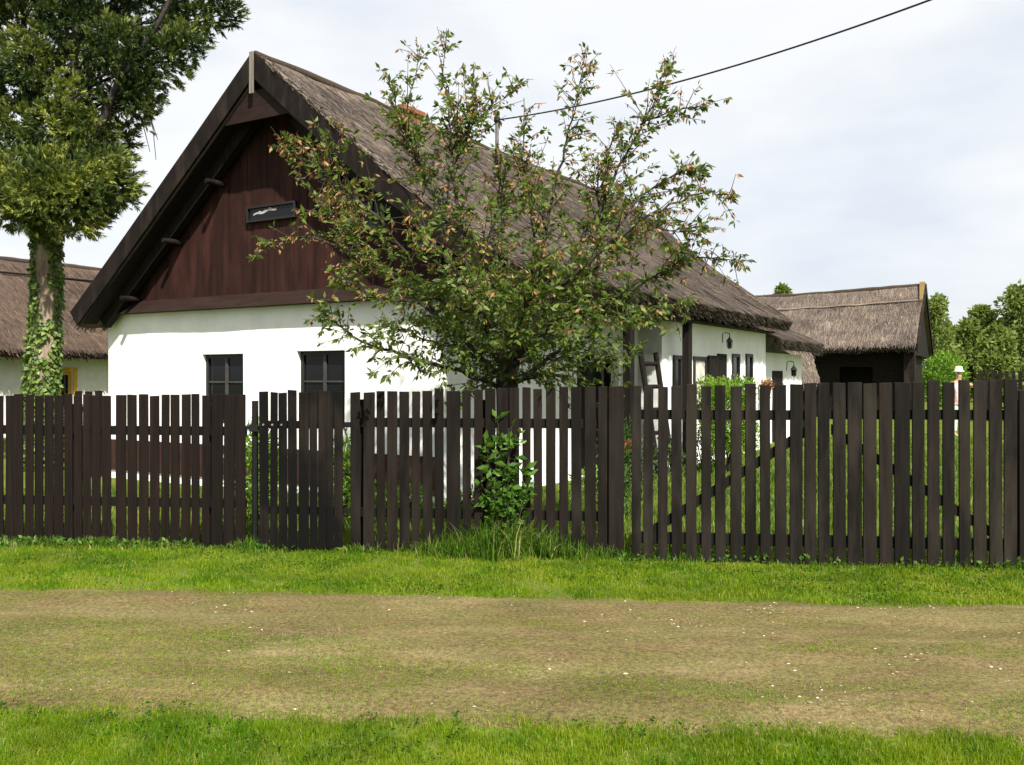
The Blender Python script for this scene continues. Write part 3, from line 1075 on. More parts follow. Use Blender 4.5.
# collar boards under the apex and finial board
mb = MB()
zc = 5.09
qL = 1.02; qR = 1.02
for (z0_, z1_) in ((zc, zc + .19), (zc + .193, zc + .40)):
    def half(z):
        return max(.03, (ZR - .30 - z) / .85)
    h0, h1 = half(z0_), half(z1_)
    mb.prism([H(UR - h0, -.455, z0_), H(UR + h0, -.455, z0_), H(UR + h1, -.455, z1_), H(UR - h1, -.455, z1_)],
             [H(UR - h0, -.42, z0_), H(UR + h0, -.42, z0_), H(UR + h1, -.42, z1_), H(UR - h1, -.42, z1_)])
mb.build('collar_board', 'trim', house)
mb = MB()
mb.box(H, UR - .035, UR + .035, N0 - .075, N0 - .048, 5.42, 5.985)
mb.build('finial_board', 'greywood', house, bevel=.004)
# purlin ends
for side, q in ((-1, 1.42), (-1, 2.35), (-1, 3.32), (1, 1.7), (1, 3.0)):
    a_ = roofpt(q, side, -.36, .50); b_ = roofpt(q, side, .0, .50)
    mb = MB()
    mb.tube([a_, a_ + (b_ - a_) * .5, b_], [.035, .045, .05], 10)
    mb.build('purlin_end', 'fascia', house, smooth=False)

# side walls
side_frame = lambda uu: frame2((H(uu, 0, 0).x, H(uu, 0, 0).y), NN, (-U[0], -U[1]))   # a along n, b inwards
SF = side_frame(0.0)
d0, d1 = n_at(577), n_at(619)
ops = [(d0, d1, .02, 1.98)]
wall_open(SF, .452, 5.4, 0, 2.62, 0, .45, ops).build('side_wall', 'white', house)
mb = MB()
mb.box(SF, d0, d0 + .08, .15, .25, .02, 1.98)
mb.box(SF, d1 - .08, d1, .15, .25, .02, 1.98)
mb.box(SF, d0 + .08, d1 - .08, .15, .25, 1.88, 1.98)
mb.box(SF, d0 + .08, d0 + .72, .18, .23, .02, 1.88)
dm = mb.build('porch_door', 'blackwood', house)
mb = MB()
mb.box(SF, d0 + .725, d1 - .08, .3, .34, .02, 1.88)
mb.build('door_panel', 'iron', dm)
SB = side_frame(0.75)
wins = [(n_at(636, .75), n_at(641, .75)), (n_at(673, .75), n_at(681, .75)), (n_at(693, .75), n_at(706, .75)), (n_at(717, .75), n_at(726, .75)), (n_at(731.5, .75), n_at(739, .75)), (n_at(745.5, .75), n_at(752, .75))]
wins = wins[1:]
zt = [2.0, 2.0, 2.08, 2.1, 2.12]
zbm = [.9, 1.05, .3, 1.1, 1.1]
ops = [(a_, b_, zbm[k], zt[k]) for k, (a_, b_) in enumerate(wins)]
wall_open(SB, 5.4, 11.6, 0, 2.62, 0, .45, ops).build('side_wall', 'white', house)
for k, (a_, b_) in enumerate(wins):
    if k == 2:
        mb = MB()
        mb.box(SB, a_, b_, -.02, .05, .3, zt[k])
        mb.build('door', 'blackwood', house)
        mb = MB()
        sh = side_frame(.75)
        mb.box(SB, a_ - .62, a_ - .02, -.06, -.02, .4, zt[k] - .05)
        mb.build('shutter', 'blackwood', house)
    else:
        window(house, SB, a_, b_, zbm[k], zt[k], -.03, cols=1, bars=(.5,), curtain=(k in (1,)), fw=.07)
# the short return wall facing the gable side and the far gable
mb = MB()
mb.box(H, .002, .748, 5.40, 5.85, 0, 2.62)
mb.box(H, -6.55, .30, 11.15, 11.60, 0, 2.62)
mb.box(H, -6.55, -6.1, .452, 11.14, 0, 2.62)
mb.build('return_wall', 'white', house)
mb = MB()
mb.prism([H(-6.3, 11.3, 2.623), H(.7, 11.3, 2.623), H(UR, 11.3, apex_z)], [H(-6.3, 11.5, 2.623), H(.7, 11.5, 2.623), H(UR, 11.5, apex_z)])
mb.build('rear_gable', 'blackwood', house)
# porch ceiling, beam and posts
mb = MB()
mb.box(H, -6.5, .02, .06, 11.28, 2.625, 2.66)
mb.box(H, .76, .995, 5.41, 11.5, 2.605, 2.64)
mb.box(H, .025, .995, .02, 5.395, 2.625, 2.66)
mb.build('ceiling_boards', 'trim', house)
mb = MB()
mb.box(H, 1.0, 1.14, -.3, n_at(687.5, 1.07) + .12, 2.54, 2.66)
mb.build('eave_beam', 'blackwood', house)
for px in (629, 687.5):
    n_ = n_at(px, 1.07)
    mb = MB()
    mb.box(H, 1.0, 1.13, n_ - .075, n_ + .075, 0, 2.54)
    mb.build('porch_post', 'blackwood', house, bevel=.01)

# chimney and mast on the ridge
n_c = n_at(408, UR)
ch = empty('chimney', H(UR - .1, n_c, ZR - .3), 'orange brick chimney just showing above the ridge of the farmhouse', 'chimney')
mb = MB(); mb.box(H, UR - .42, UR + .1, n_c - .26, n_c + .26, ZR - .6, ZR - .02)
mb.build('stack', 'brick', ch, bevel=.01)
mb = MB(); mb.box(H, UR - .47, UR + .15, n_c - .30, n_c + .30, ZR - .018, ZR + .07)
mb.build('cap', 'brick', ch, bevel=.01)
n_m = n_at(497, UR)
mast = empty('roof_mast', H(UR, n_m, ZR - .2), 'thin grey cable mast standing on the thatched ridge', 'mast')
zm = z_at(121, UR, n_m)
mb = MB(); mb.tube([H(UR, n_m, ZR - .5), H(UR, n_m, zm)], .035, 10); mb.build('pole', 'galv', mast)
mb = MB(); mb.lathe(H(UR, n_m, zm), [(.05, -.03), (.065, .0), (.06, .07), (.03, .1)], 12); mb.build('insulator', 'iron', mast)
# power line
P0 = H(UR, n_m, zm + .02)
P1 = at(930, 0, 11.5)
dv = P1 - P0
P2 = P0 + dv * 2.1
P2.z = P0.z + 1.3
mb = MB()
pts = []
Ltot = (P2 - P0).length
f1 = 1 / 2.1
zlin = P0.z + (P2.z - P0.z) * f1
sag = (zlin - P1.z) / (4 * f1 * (1 - f1))
for k in range(61):
    t = k / 60
    p = P0 + (P2 - P0) * t
    p.z -= sag * 4 * t * (1 - t)
    pts.append(p)
mb.tube(pts, .0135, 6)
tag(mb.build('power_line', 'cable', None, origin=P0), 'black overhead cable running from the roof mast to the upper right', 'cable')

# wall lantern
def lantern(name, p, s, label, parent=None):
    r_ = empty(name, p, label, 'lamp')
    mb = MB()
    mb.lathe(p, [(.02 * s, -.16 * s), (.07 * s, -.13 * s), (.075 * s, -.12 * s)], 8)
    for k in range(6):
        a_ = k * math.pi / 3
        mb.tube([p + Vector((.07 * s * math.cos(a_), .07 * s * math.sin(a_), -.12 * s)), p + Vector((.095 * s * math.cos(a_), .095 * s * math.sin(a_), .08 * s))], .008 * s, 6)
    mb.build('cage', 'iron', r_)
    mb = MB(); mb.lathe(p, [(.12 * s, .08 * s), (.10 * s, .11 * s), (.03 * s, .2 * s), (.012 * s, .25 * s)], 8); mb.build('cap', 'iron', r_)
    mb = MB(); mb.lathe(p, [(.055 * s, -.115 * s), (.075 * s, .075 * s)], 8); mb.build('glass', 'glass', r_)
    mb = MB()
    w = Vector((-U[0], -U[1], 0))
    mb.tube([p + Vector((0, 0, .25 * s)), p + Vector((0, 0, .33 * s)), p + w * .12 * s + Vector((0, 0, .37 * s)), p + w * .22 * s + Vector((0, 0, .34 * s)), p + w * .24 * s + Vector((0, 0, .05 * s))], .014 * s, 6)
    mb.build('bracket', 'iron', r_)
    return r_

nl = n_at(727, 1.0)
lantern('wall_lantern', H(1.05, nl, z_at(344, 1.0, nl)), .6, 'black iron lantern on a bracket high on the white wall under the eave')

# leaning ladder-like rack
p0 = n_at(652, 1.0); p1 = n_at(667, 1.0)
lad = empty('rack', H(1.0, p0, 0), 'dark wooden ladder rack leaning against the white wall beside the porch post', 'rack')
for n_ in (p0, p1):
    mb = MB()
    mb.tube([H(1.12, n_, 0), H(.80, n_, 2.02)], .045, 8)
    mb.build('side_rail', 'blackwood', lad)
for k in range(5):
    mb = MB()
    z = .35 + .37 * k
    uu = 1.12 - .32 * z / 2.02
    mb.tube([H(uu, p0, z), H(uu, p1, z)], .035, 8)
    mb.build('rung', 'blackwood', lad)

# ------------------------------------------------------------------ annex of the farmhouse
annex = empty('annex', H(.4, 11.7, 0), 'lower white annex with its own thatched roof at the far end of the farmhouse', 'house')
AF = side_frame(.4)
n0_, n1_ = 11.62, 16.3
da, db = n_at(772, .4), n_at(782, .4)
ea, eb = n_at(786, .4), n_at(788.5, .4)
wall_open(AF, n0_, n1_, 0, 2.22, 0, .4, [(da, db, .02, 1.78)]).build('wall', 'white', annex)
mb = MB(); mb.box(AF, da, db, -.02, .05, .02, 1.78); mb.build('door', 'blackwood', annex)
mb = MB()
mb.box(H, -5.6, -.005, 15.9, 16.3, 0, 2.22)
mb.prism([H(-5.4, 16.0, 2.222), H(.2, 16.0, 2.222), H(UR, 16.0, 3.9)], [H(-5.4, 16.2, 2.222), H(.2, 16.2, 2.222), H(UR, 16.2, 3.9)])
mb.build('end_wall', 'white', annex)
thatch_roof(annex, H(UR, 11.66, 4.25), NN, U, 5.0, [(0, 0), (2.0, .95), (3.65, 1.72)], [(0, 0), (2.0, 1.0), (3.4, 1.8)], .28, 12000, 800, seed=17, rough=.03)
# bracketed dark stand by the annex, pot
pn = n_at(795, .75)
lantern('hanging_lantern', H(.72, pn, z_at(372, .72, pn)), .75, 'black lantern hanging near the annex door')
pn = n_at(767, .95)
pot = empty('flower_pot', H(.95, pn, 0), 'terracotta pot with dry plant on a stand by the annex door', 'pot')
c_ = H(.95, pn, 1.18)
mb = MB(); mb.lathe(c_, [(.07, 0), (.09, .15), (.11, .24), (.12, .24), (.12, .28), (.10, .28)], 16); mb.build('bowl', 'terracotta', pot)
mb = MB(); mb.lathe(H(.95, pn, 0), [(.14, 0), (.14, .03), (.03, .06), (.03, 1.14), (.12, 1.175)], 12); mb.build('stand', 'blackwood', pot)
P = np.array(c_)[None] + np.array([0, 0, .27]) + rng.normal(0, .06, (120, 3)) * np.array([1, 1, .5])
leaves('foliage', P, rng.normal(0, 1, (120, 3)) + np.array([0, 0, .8]), .12, .05, rng.uniform(0, 1, 120), 'blossom', pot)

# low thatched shed between annex and barn
shed = empty('low_shed', (9.1, 28.6, 0), 'low dark shed with thatched roof between the white annex and the barn', 'shed')
thatch_roof(shed, Vector((7.3, 28.9, 2.75)), (1, .02), (.02, -1), 2.0, [(0, 0), (.6, .65), (1.15, 1.32)], [(0, 0), (1.1, 1.1)], .22, 2500, 300, seed=27, mat='thatch')
mb = MB(); mb.box(W, 7.6, 9.1, 28.15, 29.7, 0, 1.6); mb.build('wall', 'barnwood', shed)

# ------------------------------------------------------------------ barn
BA = (-.875, .484); BW = (.484, .875)
BR = at(925, 284, 38.2)                      # right end of the ridge
hw = 3.6
front_r = Vector((BR.x - BW[0] * hw, BR.y - BW[1] * hw, 0))
BFm = frame2((front_r.x, front_r.y), BA, BW)        # a to the left along the barn, b away
barn = empty('barn', BFm(6, 3.5, 0), 'dark timber barn with a big thatched roof at the end of the yard', 'barn')
rise = BR.z - 2.92
thatch_roof(barn, BR, BA, (-BW[0], -BW[1]), 13.5, [(0, 0), (1.8, rise * .5), (hw, rise)], [(0, 0), (hw, rise)], .3, 26000, 500, sl=.6, seed=41, sag=.22, rough=.05, ridge=.1)
# second course line of thatch under the ridge
mb = MB()
pts = []
for k in range(50):
    t = k / 49
    p = BFm(13.5 * t, hw - 1.15, BR.z - rise * 1.1 / hw + .05 - .2 * math.sin(math.pi * t) + .03 * mnoise.noise((k * .4, 1, 2)))
    pts.append(p)
mb.tint = .8
mb.tube(pts, .035, 8)
mb.build('thatch_course', 'thatch', barn, smooth=True)
oa, ob = 1.5, 2.6
mbw = wall_open(BFm, .35, 13.0, 0, 2.95, 1.0, 1.1, [(1.7, 2.95, .2, 2.05)], wob=0)
mbw.build('front_wall', 'barnwood', barn)
mb = MB(); mb.box(BFm, .35, .45, 1.1, 6.4, 0, 2.9); mb.box(BFm, 12.9, 13.0, 1.1, 6.4, 0, 2.9); mb.box(BFm, .45, 12.9, 6.3, 6.4, 0, 2.9)
mb.box(BFm, 1.2, 3.4, 2.0, 2.05, 0, 2.6)
mb.build('wall', 'barnwood', barn)
mb = MB()
mb.prism([BFm(.12, .25, 2.50), BFm(.12, 2 * hw - .25, 2.50), BFm(.12, hw, BR.z - .42)], [BFm(.22, .25, 2.50), BFm(.22, 2 * hw - .25, 2.50), BFm(.22, hw, BR.z - .42)])
mb.build('gable_boards', 'barnwood', barn)
mb = MB()
for (b0_, z0_, b1_, z1_) in ((0, 2.92, hw, BR.z), (hw, BR.z, 2 * hw, 2.92)):
    mb.hexa([BFm(-.06, b0_, z0_ - .35), BFm(-.06, b1_, z1_ - .35), BFm(-.005, b1_, z1_ - .35), BFm(-.005, b0_, z0_ - .35),
             BFm(-.06, b0_, z0_ + .02), BFm(-.06, b1_, z1_ + .02), BFm(-.005, b1_, z1_ + .02), BFm(-.005, b0_, z0_ + .02)])
mb.build('rake_board', 'fascia', barn)
mb = MB()
mb.prism([BFm(-.02, hw - .12, BR.z - .02), BFm(.20, hw - .12, BR.z - .02), BFm(.10, hw - 1.25, BR.z - rise * 1.2 / hw + .06), BFm(-.02, hw - 1.25, BR.z - rise * 1.2 / hw + .06)],
         [BFm(-.02, hw - .12, BR.z + .09), BFm(.20, hw - .12, BR.z + .09), BFm(.10, hw - 1.25, BR.z - rise * 1.2 / hw + .15), BFm(-.02, hw - 1.25, BR.z - rise * 1.2 / hw + .15)])
M['straw'] = thatch_mat('fresh_yellow_straw', [(0.1, (0.084, 0.0546, 0.021)), (0.5, (0.168, 0.1176, 0.0462)), (0.9, (0.252, 0.189, 0.084))])
mb.build('straw_patch', 'straw', barn)
mb = MB(); mb.box(BFm, .1, .5, .45, .85, 0, 2.6); mb.build('corner_post', 'fascia', barn, bevel=.02)

# ------------------------------------------------------------------ neighbouring cottage on the left
NO = (-12.9, 26.0)
C = frame2(NO, NN, (-U[0], -U[1]))           # a along, b inwards (away)
cot = empty('cottage', C(0, 2.5, 0), 'neighbouring cottage with brown thatched roof and ochre window, behind the big conifer', 'house')
def a_at(px):
    k = (px - CX) / F
    return (k * NO[1] - NO[0]) / (NN[0] - k * NN[1])
wa, wb = a_at(60), a_at(73)
wall_open(C, -14, 9, 0, 2.45, 0, .4, [(wa, wb, .75, 1.78)]).build('wall', 'white_far', cot)
window(cot, C, wa, wb, .75, 1.78, .08, cols=2, bars=(.5,), mat='yellow', fw=.09)
mb = MB()
for (q0, q1, z0_, z1_) in ((wa - .12, wa - .002, .65, 1.90), (wb + .002, wb + .12, .65, 1.90), (wa, wb, 1.785, 1.90)):
    mb.box(C, q0, q1, -.03, -.002, z0_, z1_)
mb.build('window_surround', 'yellow', cot)
mb = MB(); mb.box(C, -14, 9, 5.5, 5.9, 0, 2.45); mb.box(C, 8.6, 9, .402, 5.498, 0, 2.45); mb.build('wall', 'white_far', cot)
thatch_roof(cot, C(-14.5, 3.0, 5.25), NN, U, 24, [(0, 0), (1.8, 1.4), (3.75, 2.85)], [(0, 0), (3.6, 2.7)], .3, 36000, 500, sl=.5, mat='thatch_far', seed=61, sag=.05, rough=.03, ridge=.09)
mb = MB()
mb.box(C, -14.4, 9.3, -.65, .0, 2.30, 2.34)
mb.build('soffit', 'blackwood', cot)
# thatch rods on the upper roof
for dq, zz in ((.75, .58),):
    mb = MB(); mb.tube([C(-14.4, 3.0 - dq, 5.25 - zz + .04), C(-3, 3.0 - dq, 5.25 - zz + .03), C(9.3, 3.0 - dq, 5.25 - zz + .04)], .03, 6)
    mb.build('thatching_rod', 'blackwood', cot)

# ------------------------------------------------------------------ yard fences
def small_fence(name, label, A, B, h, sp, w, mat, rails, group=None):
    A, B = Vector(A), Vector(B)
    d = (B - A).normalized(); nrm = Vector((-d.y, d.x, 0))
    fr = frame2((A.x, A.y), (d.x, d.y), (nrm.x, nrm.y))
    root = empty(name, A, label, 'fence', group)
    n = int((B - A).length / sp)
    for k in range(n):
        mb = MB()
        hh = h + rnd.uniform(-.02, .02)
        mb.box(fr, k * sp, k * sp + w, 0, .02, .03, hh)
        mb.build('picket', mat, root)
    for z in rails:
        mb = MB(); mb.box(fr, 0, n * sp, .021, .07, z - .04, z + .04); mb.build('rail', 'rail', root)
    return root

a_ = at(75, 391, 14.6); b_ = at(112, 391, 15.0)
small_fence('side_fence', 'short brown side fence joining the left corner of the farmhouse', (a_.x, a_.y, 0), (b_.x + .02, b_.y, 0), 1.40, .155, .11, 'picket_red', (1.1, .4))
a_ = at(978, 372, 34); b_ = at(1070, 372, 33)
small_fence('far_fence', 'tall distant picket fence in front of the poplars', (a_.x, a_.y, 0), (b_.x, b_.y, 0), 1.86, .22, .13, 'fascia', (1.5, .5))

# ------------------------------------------------------------------ plants
def shrub(name, label, c, r, n, L, mat, stems=7, cat='bush', group=None, tintb=0.0, upright=.6, skel='cherry_bark', boxy=1.0):
    c = Vector(c)
    root = empty(name, (c.x, c.y, 0), label, cat, group)
    mb = MB()
    cl = []
    for k in range(stems):
        a_ = rnd.uniform(0, 2 * math.pi); q = rnd.uniform(.2, .85)
        tip = c + Vector((r[0] * q * math.cos(a_), r[1] * q * math.sin(a_), r[2] * rnd.uniform(.1, .75)))
        b0 = Vector((c.x + rnd.uniform(-.1, .1) * r[0], c.y + rnd.uniform(-.1, .1) * r[1], 0))
        mid = b0.lerp(tip, .5) + Vector((rnd.uniform(-.1, .1), rnd.uniform(-.1, .1), .05))
        mb.tube([b0, mid, tip], [.014, .010, .004], 5)
    mb.build('stem', skel, root)
    d = unit(rng.normal(size=(n, 3)))
    if boxy < 1:
        d = rng.uniform(-1, 1, (n, 3))
        d /= (np.abs(d) ** 5).sum(1, keepdims=True) ** .2
    rad = rng.uniform(.25, 1, n) ** .5
    lump = .88 + .24 * np.array([mnoise.noise((float(v[0]) * 2.2 + c.x, float(v[1]) * 2.2, float(v[2]) * 2.2)) for v in d])
    P = np.array(c)[None] + d * np.array(r)[None] * (rad * lump)[:, None]
    P[:, 2] = np.maximum(P[:, 2], .02)
    D = d * .5 + rng.normal(0, .6, (n, 3)) + np.array([0, 0, upright])
    tint = rng.normal(.5 + tintb, .22, n)
    leaves('foliage', P, D, L * rng.uniform(.6, 1.3, n), L * .42 * rng.uniform(.7, 1.2, n), tint, mat, root)
    return root

shrub('gate_bush', 'bright green bush seen through the gap left of the small gate', (-2.72, 9.75, .62), (.34, .34, .62), 1500, .075, 'shrub')
shrub('gate_bush', 'bright green bush showing right of the small gate, below the corner window', (-1.88, 10.2, .5), (.22, .3, .55), 900, .075, 'shrub')
p = at(726, 380, 15.4)
shrub('bright_bush', 'rounded bright green bush in front of the white side wall', (p.x, p.y, .95), (.52, .40, .70), 12500, .06, 'shrub', tintb=.2, boxy=.55)
shrub('climbing_plant', 'dark leafy plant in the yard behind the wide fence post', (1.02, 9.3, .75), (.22, .25, .75), 700, .07, 'shrub_dark')
for k, (px, d_, h) in enumerate(((368, 11.3, .22), (410, 10.9, .25), (470, 10.8, .22), (590, 12.5, .28), (640, 13.6, .5), (668, 14.6, .45), (705, 15.6, .45))):
    q = at(px, 400, d_)
    lb = ['low green plant at the foot of the front wall, under the gable', 'low plant at the foot of the front wall near its right corner', 'low plant by the side wall just right of the house corner',
          'low plant in the bed before the dark porch door', 'knee-high dark plant in front of the porch post', 'knee-high dark plant below the leaning rack', 'knee-high dark plant at the left foot of the bright bush'][k]
    shrub('garden_plant', lb, (q.x, q.y, h * .5), (.34, .25, h), 420, .07, 'shrub_dark' if k > 3 else 'shrub', cat='plant', group='low plants along the farmhouse walls')
# red flowers
q = at(628, 445, 10.4)
fl = empty('red_flowers', (q.x, q.y, 0), 'small plant with red flowers behind the fence by the wide post', 'flowers')
P = np.array([q]) + rng.normal(0, .035, (50, 3))
leaves('blossom', P, rng.normal(0, 1, (50, 3)), .045, .04, rng.uniform(0, 1, 50), 'petal', fl)
P = np.array([q]) * np.array([[1, 1, .5]]) + rng.normal(0, 1, (160, 3)) * np.array([.08, .08, .2])
leaves('foliage', P, rng.normal(0, 1, (160, 3)) + np.array([0, 0, .5]), .08, .035, rng.uniform(0, 1, 160), 'shrub_dark', fl)
mb = MB(); mb.tube([(q.x, q.y, 0), (q.x + .01, q.y, q.z)], .006, 5); mb.build('stem', 'sapling', fl)

# tall grass at the foot of the cherry tree and weeds along the fence
def tuft(name, label, n, sx, x0, dy, h0, h1, w, seed):
    x = rng.normal(x0, sx, n)
    P = np.stack([x, y_fence(x) - .05 - np.abs(rng.normal(0, dy, n)), np.zeros(n)], 1)
    q = fbm(P[:, 0] * 5, P[:, 1] * 5, seed)
    P = P[q > .38]
    n = len(P)
    H_ = h0 + (h1 - h0) * rng.uniform(0, 1, n) ** 2 * np.exp(-((P[:, 0] - x0) / (1.6 * sx)) ** 2)
    t = np.clip(rng.normal(.45, .2, n), 0, .9)
    t[rng.uniform(0, 1, n) < .06] = 1
    return tag(grass(name, P, H_, w * rng.uniform(.6, 1.3, n), .55, t, 'tall_grass'), label, 'grass', kind='stuff')

tuft('tall_grass', 'unmown tall grass at the foot of the fence under the cherry tree', 2600, .40, -.05, .13, .12, .46, .009, 4)
for k, (x0, sx, n, h) in enumerate(((-4.0, .9, 2600, .13), (-2.45, .16, 700, .17), (-1.45, .12, 300, .14), (1.35, .25, 900, .13), (2.6, .6, 420, .07), (4.0, .35, 900, .13))):
    tuft('fence_weeds', ['low weeds along the foot of the left picket fence', 'weeds around the thin gate post', 'weeds at the hinge side of the small gate', 'low weeds at the foot of the left gate leaf', 'sparse weeds under the middle of the wide gate', 'low weeds at the right end of the wide gate'][k], n, sx, x0, .07, .04, h, .011, 30 + k)
# broad weed leaves along the fence foot
n = 1500
x = np.concatenate([rng.uniform(-5.5, -1.3, n // 2), rng.uniform(.9, 4.8, n // 2)])
P = np.stack([x, y_fence(x) - .04 - np.abs(rng.normal(0, .07, n)), rng.uniform(.01, .07, n)], 1)
P = P[fbm(P[:, 0] * 3, P[:, 1] * 3, 66) > .5]
o = leaves('ground_cover', P, rng.normal(0, 1, (len(P), 3)) + np.array([0, 0, .5]), .05, .03, rng.uniform(0, 1, len(P)), 'sapling')
tag(o, 'broad-leaved weeds creeping along the foot of the fence', 'weeds', kind='stuff')

# ------------------------------------------------------------------ trees
def twig_leaves(rec, pts, dens, leafL, brown, rr):
    """records leaf clusters along a polyline"""
    L = 0
    for a_, b_ in zip(pts[:-1], pts[1:]):
        seg = (b_ - a_)
        l = seg.length
        n = max(1, int(l * dens + rr.random()))
        for _ in range(n):
            p = a_ + seg * rr.random()
            d = seg.normalized()
            isb = rr.random() < brown
            m_ = rr.randint(3, 5)
            for _k in range(m_):
                v = Vector((rr.gauss(0, 1), rr.gauss(0, 1), rr.gauss(0, 1) * .6)).normalized()
                dirv = (d * .55 + v + Vector((0, 0, -.15 if not isb else -.9))).normalized()
                rec.append((p + v * rr.uniform(0, .018), dirv, leafL * rr.uniform(.45, 1.35), isb and rr.random() < .85))


rr = random.Random(21)
DT = 9.0
tb = at(507, 378, DT)
cherry = empty('cherry_tree', (tb.x, tb.y, 0), 'small cherry tree with green leaves and withered brown blossom, behind the picket fence', 'tree')
mb = MB()
mb.tube([(tb.x + .01, tb.y, -.05), (tb.x, tb.y, .12), (tb.x - .005, tb.y, .6), (tb.x + .005, tb.y, 1.2), (tb.x, tb.y, 1.62), (tb.x + .01, tb.y, 1.8)], [.16, .125, .112, .108, .11, .07], 14)
limbs = [
    [(506, 385, 0), (482, 315, -.1), (462, 240, -.15), (452, 160, -.1), (449, 100, -.1), (443, 36, -.05)],
    [(462, 240, -.15), (430, 190, .2), (404, 135, .3), (388, 75, .35)],
    [(420, 165, .2), (408, 120, .1), (421, 45, .1)],
    [(451, 170, -.1), (468, 130, 0), (474, 62, 0)],
    [(452, 150, -.1), (480, 118, -.1), (521, 84, -.1)],
    [(507, 385, 0), (526, 310, .2), (546, 230, .3), (561, 160, .3), (574, 110, .3), (584, 54, .3)],
    [(508, 385, 0), (547, 303, -.3), (600, 253, -.5), (650, 215, -.6), (700, 193, -.6), (733, 200, -.6)],
    [(540, 312, -.2), (590, 230, .1), (625, 155, .1), (652, 105, .1), (668, 62, .1)],
    [(600, 253, -.5), (640, 200, -.3), (680, 172, -.3), (706, 180, -.3)],
    [(640, 125, .1), (668, 112, 0), (708, 106, 0)],
    [(498, 372, 0), (452, 330, .3), (400, 285, .5), (350, 252, .6), (305, 238, .6), (262, 246, .6)],
    [(440, 320, .3), (395, 240, -.3), (345, 190, -.5), (300, 160, -.5), (278, 146, -.5)],
    [(500, 388, 0), (452, 368, -.3), (392, 352, -.5), (345, 330, -.5), (320, 305, -.5)],
    [(512, 383, 0), (560, 352, .4), (610, 332, .6), (655, 312, .6), (690, 302, .6)],
    [(506, 380, 0), (520, 320, -.6), (540, 275, -.9), (530, 220, -1.0), (540, 170, -1.0)],
    [(506, 380, 0), (490, 300, .8), (500, 230, 1.2), (512, 180, 1.3)],
    [(546, 230, .3), (524, 170, .2), (524, 98, .2)],
    [(548, 335, .3), (610, 300, -.2), (670, 272, -.3), (708, 255, -.3), (748, 268, -.3)],
    [(365, 258, .6), (330, 215, .5), (300, 178, .5)],
    [(345, 190, -.5), (330, 160, -.5), (345, 130, -.5)],
    [(640, 218, -.6), (672, 232, -.6), (705, 232, -.6)],
    [(480, 315, -.1), (430, 300, -.5), (375, 300, -.7), (335, 275, -.7)],
    [(526, 310, .2), (580, 280, .6), (630, 240, .8), (668, 215, .8)],
    [(500, 350, 0), (470, 290, -.7), (430, 240, -.9), (400, 200, -.9)],
    [(515, 360, 0), (560, 320, -.7), (600, 320, -.9), (650, 322, -.9)],
    [(480, 260, .1), (500, 200, .2), (492, 150, .2)],
    [(600, 240, .1), (600, 180, .2), (620, 120, .2)],
    [(506, 385, 0), (470, 352, .3), (425, 340, .5), (385, 325, .5)],
    [(512, 385, 0), (545, 372, -.3), (590, 362, -.4), (635, 350, -.4)],
]
rec = []


def smoothline(pts, n):
    """Catmull-Rom through the points"""
    P_ = [pts[0] * 2 - pts[1]] + pts + [pts[-1] * 2 - pts[-2]]
    out = []
    for i in range(1, len(P_) - 2):
        for k in range(n):
            t = k / n
            a, b, c, d = P_[i - 1], P_[i], P_[i + 1], P_[i + 2]
            out.append(.5 * ((2 * b) + (c - a) * t + (2 * a - 5 * b + 4 * c - d) * t * t + (3 * b - a - 3 * c + d) * t ** 3))
    out.append(pts[-1])
    return out


ctr = Vector((0, DT, 3.1))
for li, lb in enumerate(limbs):
    pts = [at(x_, y_, DT + dz) for x_, y_, dz in lb]
    pl = smoothline(pts, 5)
    pl = [p + Vector((rr.gauss(0, .012), rr.gauss(0, .012), rr.gauss(0, .012))) if 0 < i < len(pl) - 1 else p for i, p in enumerate(pl)]
    tot = sum((b_ - a_).length for a_, b_ in zip(pl[:-1], pl[1:]))
    r0 = .006 + .011 * min(tot, 3.6) / 2.0
    if lb[0][1] >= 372:
        r0 = max(r0, .025)
    rad = [max(.004, r0 * (1 - i / (len(pl) - 1)) ** .8) for i in range(len(pl))]
    mb.tube(pl, rad, 8)
    n = len(pl)
    cd = (pl[-1] - pl[0]).normalized()
    twig_leaves(rec, pl[int(n * .5):], 13, .072, .42, rr)
    nt_ = int(tot * 28)
    for k in range(nt_):
        f = rr.uniform(.06, .99) if rr.random() < .7 else rr.uniform(.06, .5)
        i = min(int(f * (n - 1)), n - 2)
        p = pl[i].lerp(pl[i + 1], rr.random())
        d = (pl[i + 1] - pl[i]).normalized()
        outv = (p - ctr).normalized()
        v = Vector((rr.gauss(0, 1), rr.gauss(0, 1), rr.gauss(0, .7))).normalized()
        dirv = (d * .7 + outv * .25 + v * 1.15 + Vector((0, 0, .18))).normalized()
        l = rr.uniform(.18, .68) * (1.15 - .82 * f)
        q1 = p + dirv * l * .5 + Vector((0, 0, .02))
        q2 = p + dirv * l + Vector((0, 0, rr.uniform(-.05, .08)))
        mb.tube([p, q1, q2], [.005, .0035, .0018], 5, cap=False)
        twig_leaves(rec, [p.lerp(q1, .35), q1, q2], 15 if f < .6 else 11, .072, .58 if f > .35 else .30, rr)
mb.build('trunk', 'cherry_bark', cherry, smooth=True)
P = np.array([r_[0] for r_ in rec]); D = np.array([r_[1] for r_ in rec]); L = np.array([r_[2] for r_ in rec]); isb = np.array([r_[3] for r_ in rec])
isb &= rng.uniform(0, 1, len(isb)) < np.clip((P[:, 2] - 1.7) * .8, .1, 1)
g = ~isb
print('CHERRY leaves', g.sum(), 'blossom', isb.sum())
